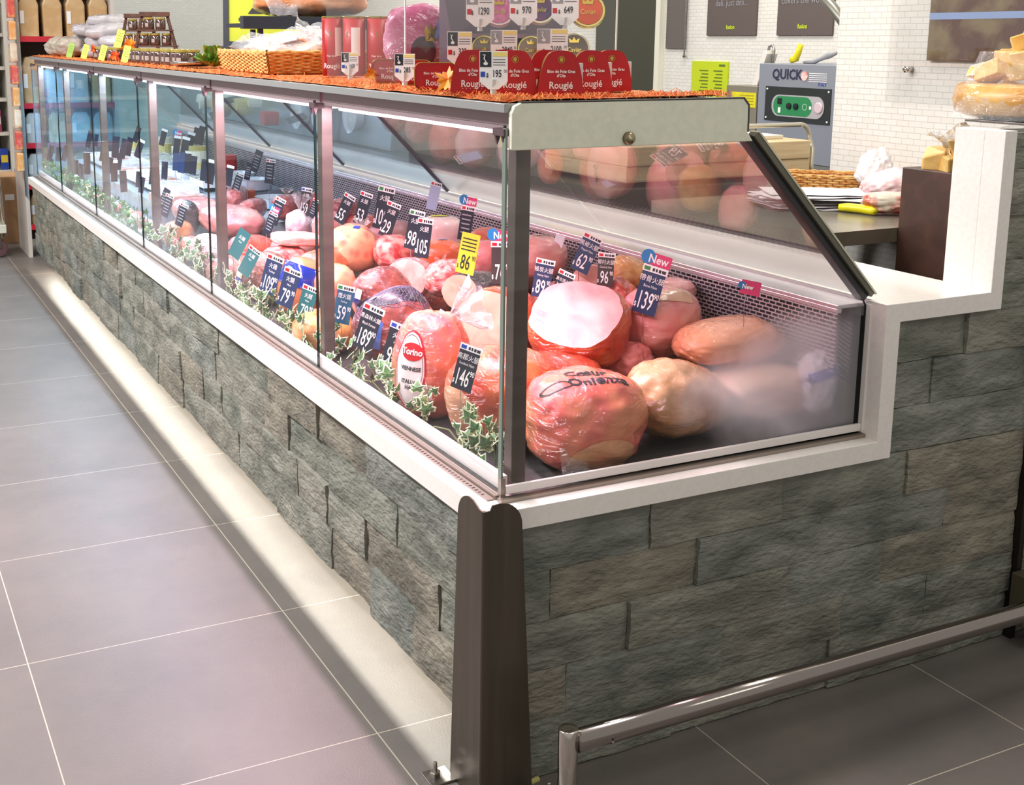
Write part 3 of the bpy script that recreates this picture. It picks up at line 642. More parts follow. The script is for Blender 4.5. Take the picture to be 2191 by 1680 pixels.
def drape_net(o, m, nrm, up, w_, h_, nx, ny, r, off=(0, 0), name='netting', waves=.3):
    bvh, c = BVH[o.name]; M = frame_M(c + Vector(nrm).normalized() * .4, nrm, up); d = -Vector(nrm).normalized(); mb = MB()
    def line(pts):
        out_ = []
        for x, y in pts:
            p = M @ Vector((x + off[0], y + off[1], 0)); h = bvh.ray_cast(p, d)
            if h[0] is not None: out_.append(h[0] + h[1] * .0012)
            elif len(out_) > 2: break
        if len(out_) > 3: mb.tube(out_, r, 4)
    for i in range(nx + 1):
        x = (i / nx - .5) * w_; line([(x + waves * .01 * math.sin(k * .9 + i), (k / 24 - .5) * h_) for k in range(25)])
    for j in range(ny + 1):
        y = (j / ny - .5) * h_; line([((k / 24 - .5) * w_, y + waves * .01 * math.sin(k * .8 + j)) for k in range(25)])
    return mb.build(name, m, o, smooth=True)
decal(h15, 'black_rind', mat('rind_black', (12, 10, 16), (28, 24, 36), ns=30, rough=.35, coat=.3), gridgeo(.185, .125, 22, 16, shape='oval'), (-.25, -.45, .85), (.35, .8, .5), (.0, .035), lift=.0015, smooth=True)
drape_net(h15, mat('net_lilac', (120, 108, 140), rough=.4), (-.25, -.45, .85), (.35, .8, .5), .185, .125, 20, 15, .0006, (.0, .030))
decal(h15, 'blue_band', mat('band_blue', (84, 120, 200), rough=.3, coat=1), gridgeo(.055, .07), (-.8, -.6, .25), (.25, 0, 1), (-.005, -.028), lift=.003, smooth=True)
decal(h15, 'white_diamond', white, ([(-.011, 0), (0, -.006), (.011, 0), (0, .006)], [[0, 1, 2, 3]]), (-.3, -.6, .8), (.3, .8, .5), (-.045, .03), lift=.005)
h16 = ham('dark red glazed ham with a blue label, behind the black netted ham', (.245, 1.125, .700), (.082, .085, .082), M_darkred, (0, -25, -30), pw=2.4, disp=.05, seed=29)
decal(h16, 'blue_label', mat('band_navy', (44, 46, 130), rough=.3, coat=1), gridgeo(.05, .06), (-.9, -.4, .1), (.3, 0, 1), (-.02, -.02), lift=.003, smooth=True)
decal(h16, 'white_label', white, gridgeo(.022, .026), (-.9, -.4, .1), (.3, 0, 1), (-.005, .012), lift=.004, smooth=True)
h17 = ham('ham with a round beige-pink cut face, above the dark red glazed ham', (.372, 1.215, .728), (.066, .064, .056), M_pinkb, (0, 0, 0), pw=2.3, disp=.04, seed=31, cuts=[((-.7, -.7, .15), .030, C_pink)])
h18 = ham('pink marbled ham in shiny film between the beige-faced ham and the black-rinded ham', (.440, 1.110, .738), (.070, .062, .054), M_lumpr, (0, 0, -20), pw=2.2, disp=.06, seed=32)
knot(h18, (.400, 1.07, .775), (-.4, -.3, .6), .02, .02, m=film)
h19 = ham('black-rinded ham log with a grey-beige cut end, behind the thick orange-rind end', (.465, .985, .722), (.098, .058, .055), M_black, (0, 0, -25), pw=2.4, disp=.03, seed=34, cuts=[((-.86, -.42, .10), .050, C_grey)])
decal(h19, 'speckled_label', mat('label_speckle', (60, 70, 130), (206, 170, 80), ns=90, lo=.45, hi=.55, rough=.4, coat=1), gridgeo(.05, .035), (.1, -.8, .55), (0, .2, 1), (.045, .01), lift=.002, smooth=True)
h20 = ham('large lumpy pressed ham in clear film, right of the second upright', (.400, 1.735, .728), (.080, .080, .078), M_lumpy, (0, 0, 0), pw=2.5, disp=.06, seed=36)
decal(h20, 'blue_tab', bluep, gridgeo(.02, .014), (-.6, -.6, .6), (.3, .3, .8), (.03, .045), lift=.002)
knot(h20, (.42, 1.70, .795), (.1, -.1, 1), .03, .02, m=film)
h21 = ham('smaller lumpy red ham in film, right of the large lumpy one', (.505, 1.640, .722), (.062, .062, .058), M_lumpr, (0, 0, 0), pw=2.5, disp=.07, seed=37)
h22 = ham('smooth white-pink block of ham with a yellow label on top', (.665, 1.630, .770), (.080, .075, .060), hm('ham_white', (242, 214, 212), (236, 198, 196), cstr=.3), (0, 0, -10), pw=3.2, disp=.03, seed=38, sub=4)
decal(h22, 'yellow_label', yellowp, gridgeo(.055, .03), (0, -.3, 1), (.3, .9, 0), (-.01, .02), lift=.002, smooth=True)
h23 = ham('glossy orange ham with a blue corner, in front of the white-pink block', (.580, 1.425, .740), (.070, .062, .050), hm('ham_bright_orange', (222, 86, 40), (230, 120, 70), cstr=.3), (0, 0, -15), pw=2.3, disp=.04, seed=39)
decal(h23, 'blue_corner', mat('soft_blue', (110, 150, 200), rough=.3, coat=1), gridgeo(.03, .014), (-.3, -.5, .8), (.3, .8, .3), (.0, .036), lift=.002, smooth=True)
h24 = ham('pink marbled ham behind the yellow price tag', (.620, 1.215, .762), (.068, .062, .056), M_pinkb, (0, 0, 0), pw=2.3, disp=.05, seed=41)
h25 = ham('broad pale pink ham with small black print, between the corner upright and the grille', (.690, 1.060, .790), (.085, .080, .060), M_pink, (0, 0, 0), pw=2.4, disp=.04, seed=42)
decal(h25, 'lettering', darkp, tg('Farmer', .018, 1, .0004), (-.3, -.6, .75), (.2, .7, .5), (.02, .035), lift=.002)
h26 = ham('small orange ham peeping over the marbled ones below the grille', (.715, 1.400, .790), (.055, .05, .032), M_orange, (0, 0, 0), pw=2.3, disp=.05, seed=43)
h27 = ham('orange ham hugging the second upright, beside the blue-wrapped ham', (.235, 1.470, .668), (.07, .07, .066), M_lumpy, (0, 0, 0), pw=2.3, disp=.06, seed=44)
h28 = ham('tan ham with a glossy blue wrapped band, left of the glass joint', (.150, 1.520, .660), (.068, .066, .092), hm('ham_tan_smooth', (204, 128, 84), (196, 118, 76), cstr=.25), (0, 14, 0), pw=2.4, disp=.03, seed=45)
decal(h28, 'blue_band', mat('glossy_blue', (24, 48, 150), rough=.12, coat=1), gridgeo(.13, .066, 20, 12), (-.85, -.6, .35), (.35, 0, 1), (.0, .034), lift=.003, smooth=True)
h29 = ham('orange-red ham partly behind the second upright, above the tan blue-banded ham', (.265, 1.640, .680), (.078, .075, .072), M_orange, (0, 0, 0), pw=2.3, disp=.06, seed=46)
h30 = ham('brown speckled ham with a white paper label and blue foot, behind the white-edged ivy', (.140, 1.840, .638), (.082, .072, .080), M_speck, (0, -28, -40), pw=2.4, disp=.05, seed=47)
decal(h30, 'paper_label', mat('cream_label', (226, 216, 196), (206, 196, 170), ns=50, rough=.5, coat=.6), gridgeo(.038, .10), (-.8, -.5, .4), (.55, 0, .8), (-.035, .015), lift=.003, smooth=True)
decal(h30, 'blue_foot', bluep, gridgeo(.038, .018), (-.8, -.5, .4), (.55, 0, .8), (-.035, -.046), lift=.003, smooth=True)
sl1 = ham('flat pink slab of cut ham topping the pile left of the first glass joint', (.330, 2.060, .716), (.085, .075, .020), C_pink, (0, 4, 0), pw=4.0, disp=.05, seed=48, name='ham_slab')
ham('netted ham in sparkling film beneath the flat pink slab', (.270, 2.020, .655), (.085, .075, .045), M_lumpr, (0, 0, 0), pw=2.3, disp=.08, seed=49)
sl2 = ham('very large pale pink side of ham in film, between the second and third uprights', (.330, 2.850, .672), (.115, .175, .062), M_pink, (0, 5, 0), pw=2.7, disp=.06, seed=50)
sl2b = ham('second pale pink side of ham, lying directly left of the very large one', (.280, 3.180, .672), (.10, .13, .055), M_pink, (0, 0, 0), pw=2.7, disp=.06, seed=51)
ms = ham('grey-pink sausage in white square netting, low against the front glass', (.130, 2.460, .618), (.062, .10, .070), hm('sausage_greypink', (190, 140, 144), (206, 170, 168), ns=9), (0, 0, 0), pw=2.3, disp=.05, seed=52, name='netted_sausage', cat='sausage')
drape_net(ms, mat('net_white', (232, 226, 232), rough=.4), (-.8, -.5, .4), (0, 0, 1), .18, .14, 9, 7, .0012)
ham('tan smoked pot-shaped ham at the foot of the third upright', (.140, 2.950, .612), (.060, .062, .058), hm('ham_tan_dark', (170, 104, 60), (190, 128, 84)), (0, 0, 0), pw=2.6, disp=.05, seed=53)
for i, (x, y, z) in enumerate(((.085, 2.79, .580), (.10, 2.85, .590), (.095, 2.80, .606))):
    ham('small bright red waxed cheese ball at the front glass by the third upright', (x, y, z), (.020, .020, .018), mat('red_wax', (204, 34, 66), rough=.25, coat=1), pw=2.2, disp=.05, seed=54 + i, name='cheese_ball', cat='cheese', group='red waxed cheese balls', sub=3)
ham('black-wrapped ham standing beside the very large pale side of ham', (.200, 3.030, .668), (.045, .055, .070), M_black, (0, 0, 0), pw=2.5, disp=.06, seed=58)
ham('brown ham half hidden at the bottom left of the white-netted sausage', (.11, 2.65, .600), (.05, .06, .052), M_brown, (0, 0, 0), pw=2.4, disp=.06, seed=59)
for i, (x, y, z, L_, r, rz, lb) in enumerate(((.520, 3.420, .690, .150, .050, 70, 'thick dark red salami log lying right of the third upright'), (.470, 3.020, .690, .100, .042, 50, 'glossy dark red salami lying in front of the thick salami log'),
        (.580, 2.900, .705, .060, .055, 30, 'short dark salami end left of the first glass joint'), (.640, 2.720, .738, .060, .050, 20, 'stubby red-brown salami standing below the rear grille'), (.660, 2.480, .738, .065, .052, 20, 'reddish salami end right behind the first glass joint'))):
    s_ = ham(lb, (x, y, z), (L_, r, r), M_salami, (0, 0, rz), pw=2.8, disp=.04, seed=60 + i, name='salami', cat='salami')
    if i == 2: knot(s_, (x, y, z + .05), (0, -.1, 1), .03, .02, m=film)
pb = ham('knotted bag of pale sliced sausage left of the first glass joint', (.480, 2.480, .700), (.050, .055, .055), mat('bag_pinkwhite', (226, 190, 204), (240, 220, 228), ns=20, rough=.4, film=True, cstr=1.0), pw=2.1, disp=.12, seed=66, name='sausage_bag', cat='bag')
knot(pb, (.485, 2.47, .745), (.1, -.1, 1), .07, .03, m=filmw)
ham('rounded pink ham in frosted film, behind the knotted bag of pale sausage', (.520, 2.260, .720), (.060, .060, .058), M_pink, (0, 0, 0), pw=2.3, disp=.08, seed=67)
# fillers of the lower layer, glimpsed between the upper hams
lower = [(.33, .86, .612, 'red'), (.50, .72, .630, 'orange'), (.60, .92, .650, 'pink'), (.45, 1.30, .628, 'red'), (.60, 1.22, .650, 'brown'), (.40, 1.50, .628, 'orange'), (.62, 1.52, .655, 'pink'),
         (.40, 1.95, .625, 'red'), (.56, 1.85, .640, 'brown'), (.60, 2.10, .650, 'pink'), (.42, 2.35, .625, 'pink'), (.10, 1.20, .600, 'gold'), (.12, 2.12, .600, 'brown'), (.60, 2.55, .645, 'pink'), (.28, 2.45, .615, 'red'), (.62, .45, .640, 'pink'), (.73, .9, .69, 'pink'), (.72, 1.25, .69, 'red'), (.71, 1.8, .68, 'brown'), (.70, 2.1, .69, 'pink'), (.71, 2.35, .68, 'red')]
mm_ = dict(red=M_red, orange=M_orange, pink=M_pink, brown=M_brown, gold=M_smoke)
for i, (x, y, z, k) in enumerate(lower):
    ham('film-wrapped ham of the lower layer, mostly hidden under other hams', (x, y, z), (.088, .085, .062), mm_[k], (0, 0, i * 40), pw=2.5, disp=.05, seed=70 + i, group='hams in the lower layer', sub=3)

# --- trays, cheeses and tubs further along
tray_w = mat('tray_white_melamine', (226, 230, 236), rough=.25, coat=.4)
tray_p = mat('tray_pink_edge', (206, 160, 150), rough=.35)
def tray(label, c, sx, sy, h, m, filling=None, rz=0, group=None, film_=True):
    mb = MB(); x0, y0, z0 = c; t = .006
    mb.box((x0 - sx, y0 - sy, z0), (x0 + sx, y0 + sy, z0 + t))
    mb.box((x0 - sx, y0 - sy, z0 + t), (x0 - sx + t, y0 + sy, z0 + h)).box((x0 + sx - t, y0 - sy, z0 + t), (x0 + sx, y0 + sy, z0 + h))
    mb.box((x0 - sx + t, y0 - sy, z0 + t), (x0 + sx - t, y0 - sy + t, z0 + h)).box((x0 - sx + t, y0 + sy - t, z0 + t), (x0 + sx - t, y0 + sy, z0 + h))
    o = tag(mb.build('food_tray', m, at=c), label, 'tray', group)
    if filling:
        g_ = MB(); g_.grid(lambda u, v: Vector((x0 - sx + .01 + u * (2 * sx - .02), y0 - sy + .01 + v * (2 * sy - .02), z0 + h * .72 + .008 * noise.noise(Vector((u * 9, v * 9, x0 * 9 + y0))))), 14, 14); g_.build('filling', filling, o, smooth=True)
    if film_:
        g_ = MB(); g_.grid(lambda u, v: Vector((x0 - sx + u * 2 * sx, y0 - sy + v * 2 * sy, z0 + h + .004 + .006 * noise.noise(Vector((u * 6, v * 6, y0))))), 12, 12); g_.build('film_cover', filmw, o, smooth=True)
    return o
fills = [mat('salad_white', (226, 220, 214), (196, 190, 186), ns=40, rough=.4, bs=60, bstr=.8), mat('salad_green', (150, 170, 110), (206, 210, 180), ns=40, rough=.4, bs=60, bstr=.8), mat('antipasto_orange', (206, 120, 70), (190, 60, 50), ns=40, rough=.4, bs=60, bstr=.8), mat('olives_grey', (100, 104, 120), (170, 176, 190), ns=60, rough=.3, bs=60, bstr=.8)]
MB().prism([(.20, .553), (.795, .593), (.795, .70), (.20, .655)], 'y', 3.56, 5.84).build('deck_step', mat('step_steel', (186, 196, 208), rough=.3, metal=.5), dc)
MB().prism([(.44, .569), (.795, .594), (.795, .655), (.44, .63)], 'y', 2.95, 3.55).build('deck_step', MATS['step_steel'], dc)
tray('shallow pink-rimmed tray of sliced cold cuts nearest the large pale sides of ham', (.30, 3.62, .664), .105, .10, .028, tray_p, fills[2])
k = 0
for y in (3.86, 4.14, 4.42, 4.70, 4.98, 5.26, 5.54):
    for x in (.34, .55):
        tray('shallow white tray of film-covered deli salad in the cold blue-lit far bays', (x, y, .660 + (x - .2) * .076 + .012), .095, .125, .03, tray_w, fills[k % 4], group='white salad trays in the far bays'); k += 1
for i, (x, y, lb) in enumerate(((.66, 3.32, 'round clear tub of pale salad below the far rear grille, nearest the hams'), (.67, 3.60, 'round clear tub of salad, second along the rear grille'), (.68, 3.90, 'round clear tub of salad, third along the rear grille'))):
    z0 = .652 if y < 3.55 else .702
    t_ = MB().lathe([(.07, 0), (.082, .045), (.085, .047), (.080, .043), (.070, .012), (0, .010)], (x, y, z0), 28); o = tag(t_.build('salad_tub', mat('tub_clear_white', (214, 218, 230), rough=.2, coat=1), smooth=False, at=(x, y, z0)), lb, 'tub')
    MB().lathe([(.0, .034), (.078, .033), (.0, .0335)], (x, y, z0), 24).build('salad', fills[0], o)
chs = mat('cheese_yellow', (226, 206, 120), (236, 222, 160), ns=12, rough=.4, coat=.5)
chw = mat('cheese_white', (240, 236, 216), rough=.4, coat=.5)
def wedge(label, c, r, a0, a1, h, m, group=None, rind=None):
    n = 10; pts = [(c[0], c[1])] + [(c[0] + r * math.cos(math.radians(a0 + (a1 - a0) * k / n)), c[1] + r * math.sin(math.radians(a0 + (a1 - a0) * k / n))) for k in range(n + 1)]
    o = tag(MB().prism(pts, 'z', c[2], c[2] + h).build('cheese_wedge', m, bevel=.002, at=c), label, 'cheese', group)
    if rind:
        pr_ = [(p[0], p[1]) for p in pts[1:]] + [(c[0] + (p[0] - c[0]) * 1.03, c[1] + (p[1] - c[1]) * 1.03) for p in reversed(pts[1:])]
        MB().prism(pr_, 'z', c[2] - .0005, c[2] + h + .0005).build('rind', rind, o)
    return o
wedge('tall cut block of yellow cheese with white top, below the rear grille', (.655, 4.58, .725), .065, 120, 300, .075, chs, rind=chw)
wedge('low yellow cheese wedge in front of the tall cut block', (.60, 4.33, .728), .05, 100, 260, .035, chs)
tag(MB().prism(rrect(.075, .085, .02), 'z', .722, .80, Matrix.Translation((.735, 4.28, 0))).build('cheese_block', redp, bevel=.003), 'red-waxed block of cheese touching the rear grille', 'cheese')
op = tag(MB().box((.545, 3.47, .652), (.625, 3.545, .712)).build('antipasto_pack', mat('pack_redorange', (186, 62, 30), (206, 96, 30), ns=9, rough=.3, coat=1), bevel=.006), 'orange-red pack with a yellow corner lying before the round tubs', 'pack')
MB().box((.55, 3.475, .7125), (.60, 3.50, .7135)).build('yellow_corner', yellowp, op)
for i, (x, y, z, r, h, m) in enumerate(((.70, 4.75, .722, .05, .09, chs), (.66, 5.0, .72, .045, .07, chw), (.72, 5.15, .722, .05, .11, mat('cheese_tan', (206, 180, 130), rough=.5)), (.66, 5.35, .72, .045, .06, chs), (.71, 5.55, .722, .05, .08, chw), (.55, 5.66, .71, .04, .08, chs))):
    wedge('cut cheese wheel standing among others in the farthest blue-lit bay', (x, y, z), r, 90, 330, h, m, group='cut cheeses in the farthest bay')
for i in range(7):
    x, y = .12, 3.35 + i * .33
    o = tray('low tray of wrapped cheese portions along the far front glass', (x, y, .5565), .06, .12, .022, tray_w, fills[(i + 1) % 4], group='front trays in the far bays')
    for j in range(3):
        px_, py_ = x - .02 + .03 * (j % 2), y - .07 + j * .07
        ham('film-wrapped cheese portion in a front tray of the far bays', (px_, py_, .598), (.026, .028, .02), [chs, chw, M_pinkb][(i + j) % 3], pw=3, disp=.06, seed=100 + i * 3 + j, name='cheese_portion', cat='cheese', group='wrapped cheese portions', sub=2)

# ================================================================== PRICE TAGS
TAGS = [
 ('near', (0.055, 0.255, 0.738), 0.094, 12.0, '146', '90', '高郡火腿|Smoked Ham', 'fr', 'dark'),
 ('near', (0.075, 0.817, 0.697), 0.114, 16.0, '189', '90', '黑森林火腿|Black Forest', 'ca', 'dark'),
 ('near', (0.06, 0.618, 0.698), 0.107, 14.0, '94', '90', '火腿|Ham', 'eu', 'dark'),
 ('near', (0.09, 1.016, 0.714), 0.099, 6.0, '59', '90', '煙火腿|Turkey', 'it', 'blue'),
 ('near', (0.06, 1.215, 0.68), 0.099, 14.0, '79', '90', '火腿|Ham', 'us', 'teal'),
 ('near', (0.06, 1.365, 0.696), 0.111, 14.0, '79', '90', '火腿|Ham', 'us', 'navy'),
 ('near', (0.07, 1.551, 0.701), 0.116, 14.0, '109', '90', '火雞|Turkey', 'ca', 'navy'),
 ('near', (0.08, 1.904, 0.739), 0.099, 28.0, '', '', '火腿|Ham', '', 'teal'),
 ('near', (0.07, 1.769, 0.704), 0.096, 28.0, '', '', '火腿|Ham', 'us', 'teal'),
 ('near', (0.43, 0.979, 0.829), 0.109, 8.0, '86', '90', '', '', 'yellow'),
 ('near', (0.4, 0.742, 0.846), 0.104, -4.0, '76', '90', '', 'newus', 'brown'),
 ('near', (0.44, 0.607, 0.827), 0.092, 6.0, '89', '90', '極炭火腿|Honey Ham', 'us', 'navy'),
 ('near', (0.42, 0.489, 0.828), 0.079, 18.0, '178', '', '高北焗火腿|Smoked Ham', 'ca', 'dark'),
 ('near', (0.62, 0.699, 0.86), 0.099, 20.0, '62', '90', '黑椒火腿|Pepper Ham', 'ca', 'navy'),
 ('near', (0.58, 0.549, 0.847), 0.081, 0.0, '96', '90', '鄉村火腿|Country Ham', 'us', 'brown'),
 ('near', (0.56, 0.343, 0.837), 0.11, 12.0, '139', '90', '帶骨火腿|Bone Ham', 'newit', 'navy'),
 ('near', (0.7, 0.181, 0.855), 0.057, 6.0, '', '', '', 'newus', 'pinkonly'),
 ('mid', (0.5, 2.05, 0.811), 0.107, 24.0, '55', '', '火腿|Ham', 'ca', 'dark'),
 ('mid', (0.52, 1.932, 0.826), 0.111, 14.0, '53', '', '火腿|Ham', 'ca', 'dark'),
 ('mid', (0.55, 1.826, 0.839), 0.142, 8.0, '109', '', '火腿|Ham', 'it', 'dark'),
 ('mid', (0.5, 1.661, 0.825), 0.113, 16.0, '29', '', '火腿|Ham', 'us', 'dark'),
 ('mid', (0.42, 1.299, 0.848), 0.113, 8.0, '98', '', '火腿|Ham', 'it', 'dark'),
 ('mid', (0.4, 1.193, 0.841), 0.11, 4.0, '105', '', '火腿|Ham', 'ca', 'dark'),
 ('mid', (0.6, 1.323, 0.853), 0.102, 6.0, '', '', '', 'newus', 'dark'),
 ('mid', (0.72, 1.795, 0.873), 0.094, 10.0, '', '', '', 'ca', 'pale'),
 ('mid', (0.72, 1.001, 0.824), 0.067, 14.0, '', '', '', '', 'white'),
 ('mid', (0.5, 2.452, 0.787), 0.105, 6.0, '159', '', '火腿|Ham', 'fr', 'brown'),
 ('mid', (0.45, 2.223, 0.794), 0.067, 20.0, '', '', '', 'us', 'dark'),
 ('mid', (0.62, 3.243, 0.819), 0.106, 4.0, '', '', '', 'ca', 'dark'),
 ('mid', (0.7, 3.686, 0.821), 0.106, 18.0, '', '', '', '', 'dark'),
 ('mid', (0.55, 3.331, 0.813), 0.074, 10.0, '', '', '', '', 'dark'),
 ('mid', (0.36, 2.367, 0.77), 0.102, 20.0, '', '', '', 'us', 'dark'),
 ('mid', (0.32, 2.324, 0.734), 0.084, 20.0, '', '', '', 'newus', 'dark'),
 ('mid', (0.5, 3.332, 0.764), 0.094, 18.0, '', '', '', 'it', 'dark'),
 ('mid', (0.12, 3.05, 0.72), 0.095, 18.0, '', '', '', 'us', 'dark'),
 ('mid', (0.12, 2.815, 0.712), 0.091, 18.0, '', '', '', 'us', 'dark'),
 ('mid', (0.14, 3.18, 0.734), 0.086, 24.0, '', '', '', '', 'dark'),
 ('far', (0.261, 4.776, 0.815), 0.115, 2.0, '', '', '', '', 'dark'),
 ('far', (0.282, 4.674, 0.815), 0.104, 12.0, '', '', '', '', 'dark'),
 ('far', (0.333, 4.777, 0.815), 0.1, 10.0, '', '', '', '', 'dark'),
 ('far', (0.388, 4.826, 0.875), 0.086, 20.0, '', '', '', '', 'dark'),
 ('far', (0.358, 4.642, 0.815), 0.099, 20.0, '', '', '', 'us', 'dark'),
 ('far', (0.531, 4.834, 0.855), 0.092, 14.0, '', '', '', 'us', 'dark'),
 ('far', (0.581, 4.737, 0.815), 0.107, 6.0, '', '', '', 'newus', 'dark'),
 ('far', (0.591, 4.605, 0.815), 0.115, 10.0, '', '', '', 'us', 'dark'),
 ('far', (0.662, 4.771, 0.825), 0.118, 10.0, '', '', '', 'us', 'dark'),
 ('far', (0.749, 4.962, 0.855), 0.106, 12.0, '', '', '', 'us', 'dark'),
 ('far', (0.756, 4.885, 0.855), 0.105, 10.0, '', '', '', '', 'dark'),
 ('far', (0.411, 4.073, 0.795), 0.087, 0.0, '', '', '', '', 'navy'),
 ('far', (0.427, 4.016, 0.795), 0.1, 4.0, '', '', '', '', 'navy'),
 ('far', (0.442, 3.96, 0.795), 0.095, 0.0, '', '', '', '', 'dark'),
 ('far', (0.444, 3.862, 0.795), 0.089, 4.0, '', '', '', '', 'dark'),
 ('far', (0.435, 3.635, 0.795), 0.099, 4.0, '', '', '', '', 'dark'),
 ('far', (0.44, 3.545, 0.795), 0.11, 8.0, '', '', '', 'us', 'dark'),
 ('far', (0.472, 3.362, 0.795), 0.091, 8.0, '', '', '', 'it', 'dark'),
 ('far', (0.084, 4.018, 0.795), 0.075, 8.0, '', '', '', '', 'dark'),
 ('far', (0.125, 4.138, 0.755), 0.104, -4.0, '', '', '', 'it', 'brown'),
 ('far', (0.111, 3.857, 0.735), 0.1, -8.0, '', '', '', '', 'brown'),
 ('far', (0.16, 4.182, 0.795), 0.082, 8.0, '', '', '', '', 'dark'),
 ('far', (0.191, 3.907, 0.735), 0.075, 2.0, '', '', '', '', 'dark'),
 ('far', (0.174, 3.761, 0.725), 0.073, 8.0, '', '', '', '', 'dark'),
 ('far', (0.347, 4.041, 0.755), 0.091, 0.0, '', '', '', '', 'dark'),
 ('far', (0.036, 4.354, 0.775), 0.107, -4.0, '', '', '', '', 'brown'),
 ('far', (0.183, 5.46, 0.613), 0.109, 12.0, '', '', '', '', 'brown'),
 ('far', (0.185, 5.111, 0.835), 0.094, 14.0, '', '', '', '', 'dark'),
 ('far', (0.208, 5.032, 0.835), 0.067, 6.0, '', '', '', '', 'dark'),
 ('far', (0.031, 5.51, 0.729), 0.092, 12.0, '', '', '', '', 'brown'),
 ('far', (0.071, 5.5, 0.723), 0.082, 4.0, '', '', '', '', 'brown'),
 ('far', (0.107, 5.48, 0.729), 0.092, 12.0, '', '', '', '', 'brown'),
 ('far', (0.16, 5.61, 0.683), 0.094, 6.0, '', '', '', '', 'brown'),
 ('far', (0.164, 5.52, 0.63), 0.11, 6.0, '', '', '', '', 'brown'),
 ('far', (0.14, 4.503, 0.805), 0.072, 8.0, '', '', '', '', 'brown'),
 ('far', (0.236, 3.82, 0.755), 0.074, 4.0, '', '', '', '', 'dark'),
]

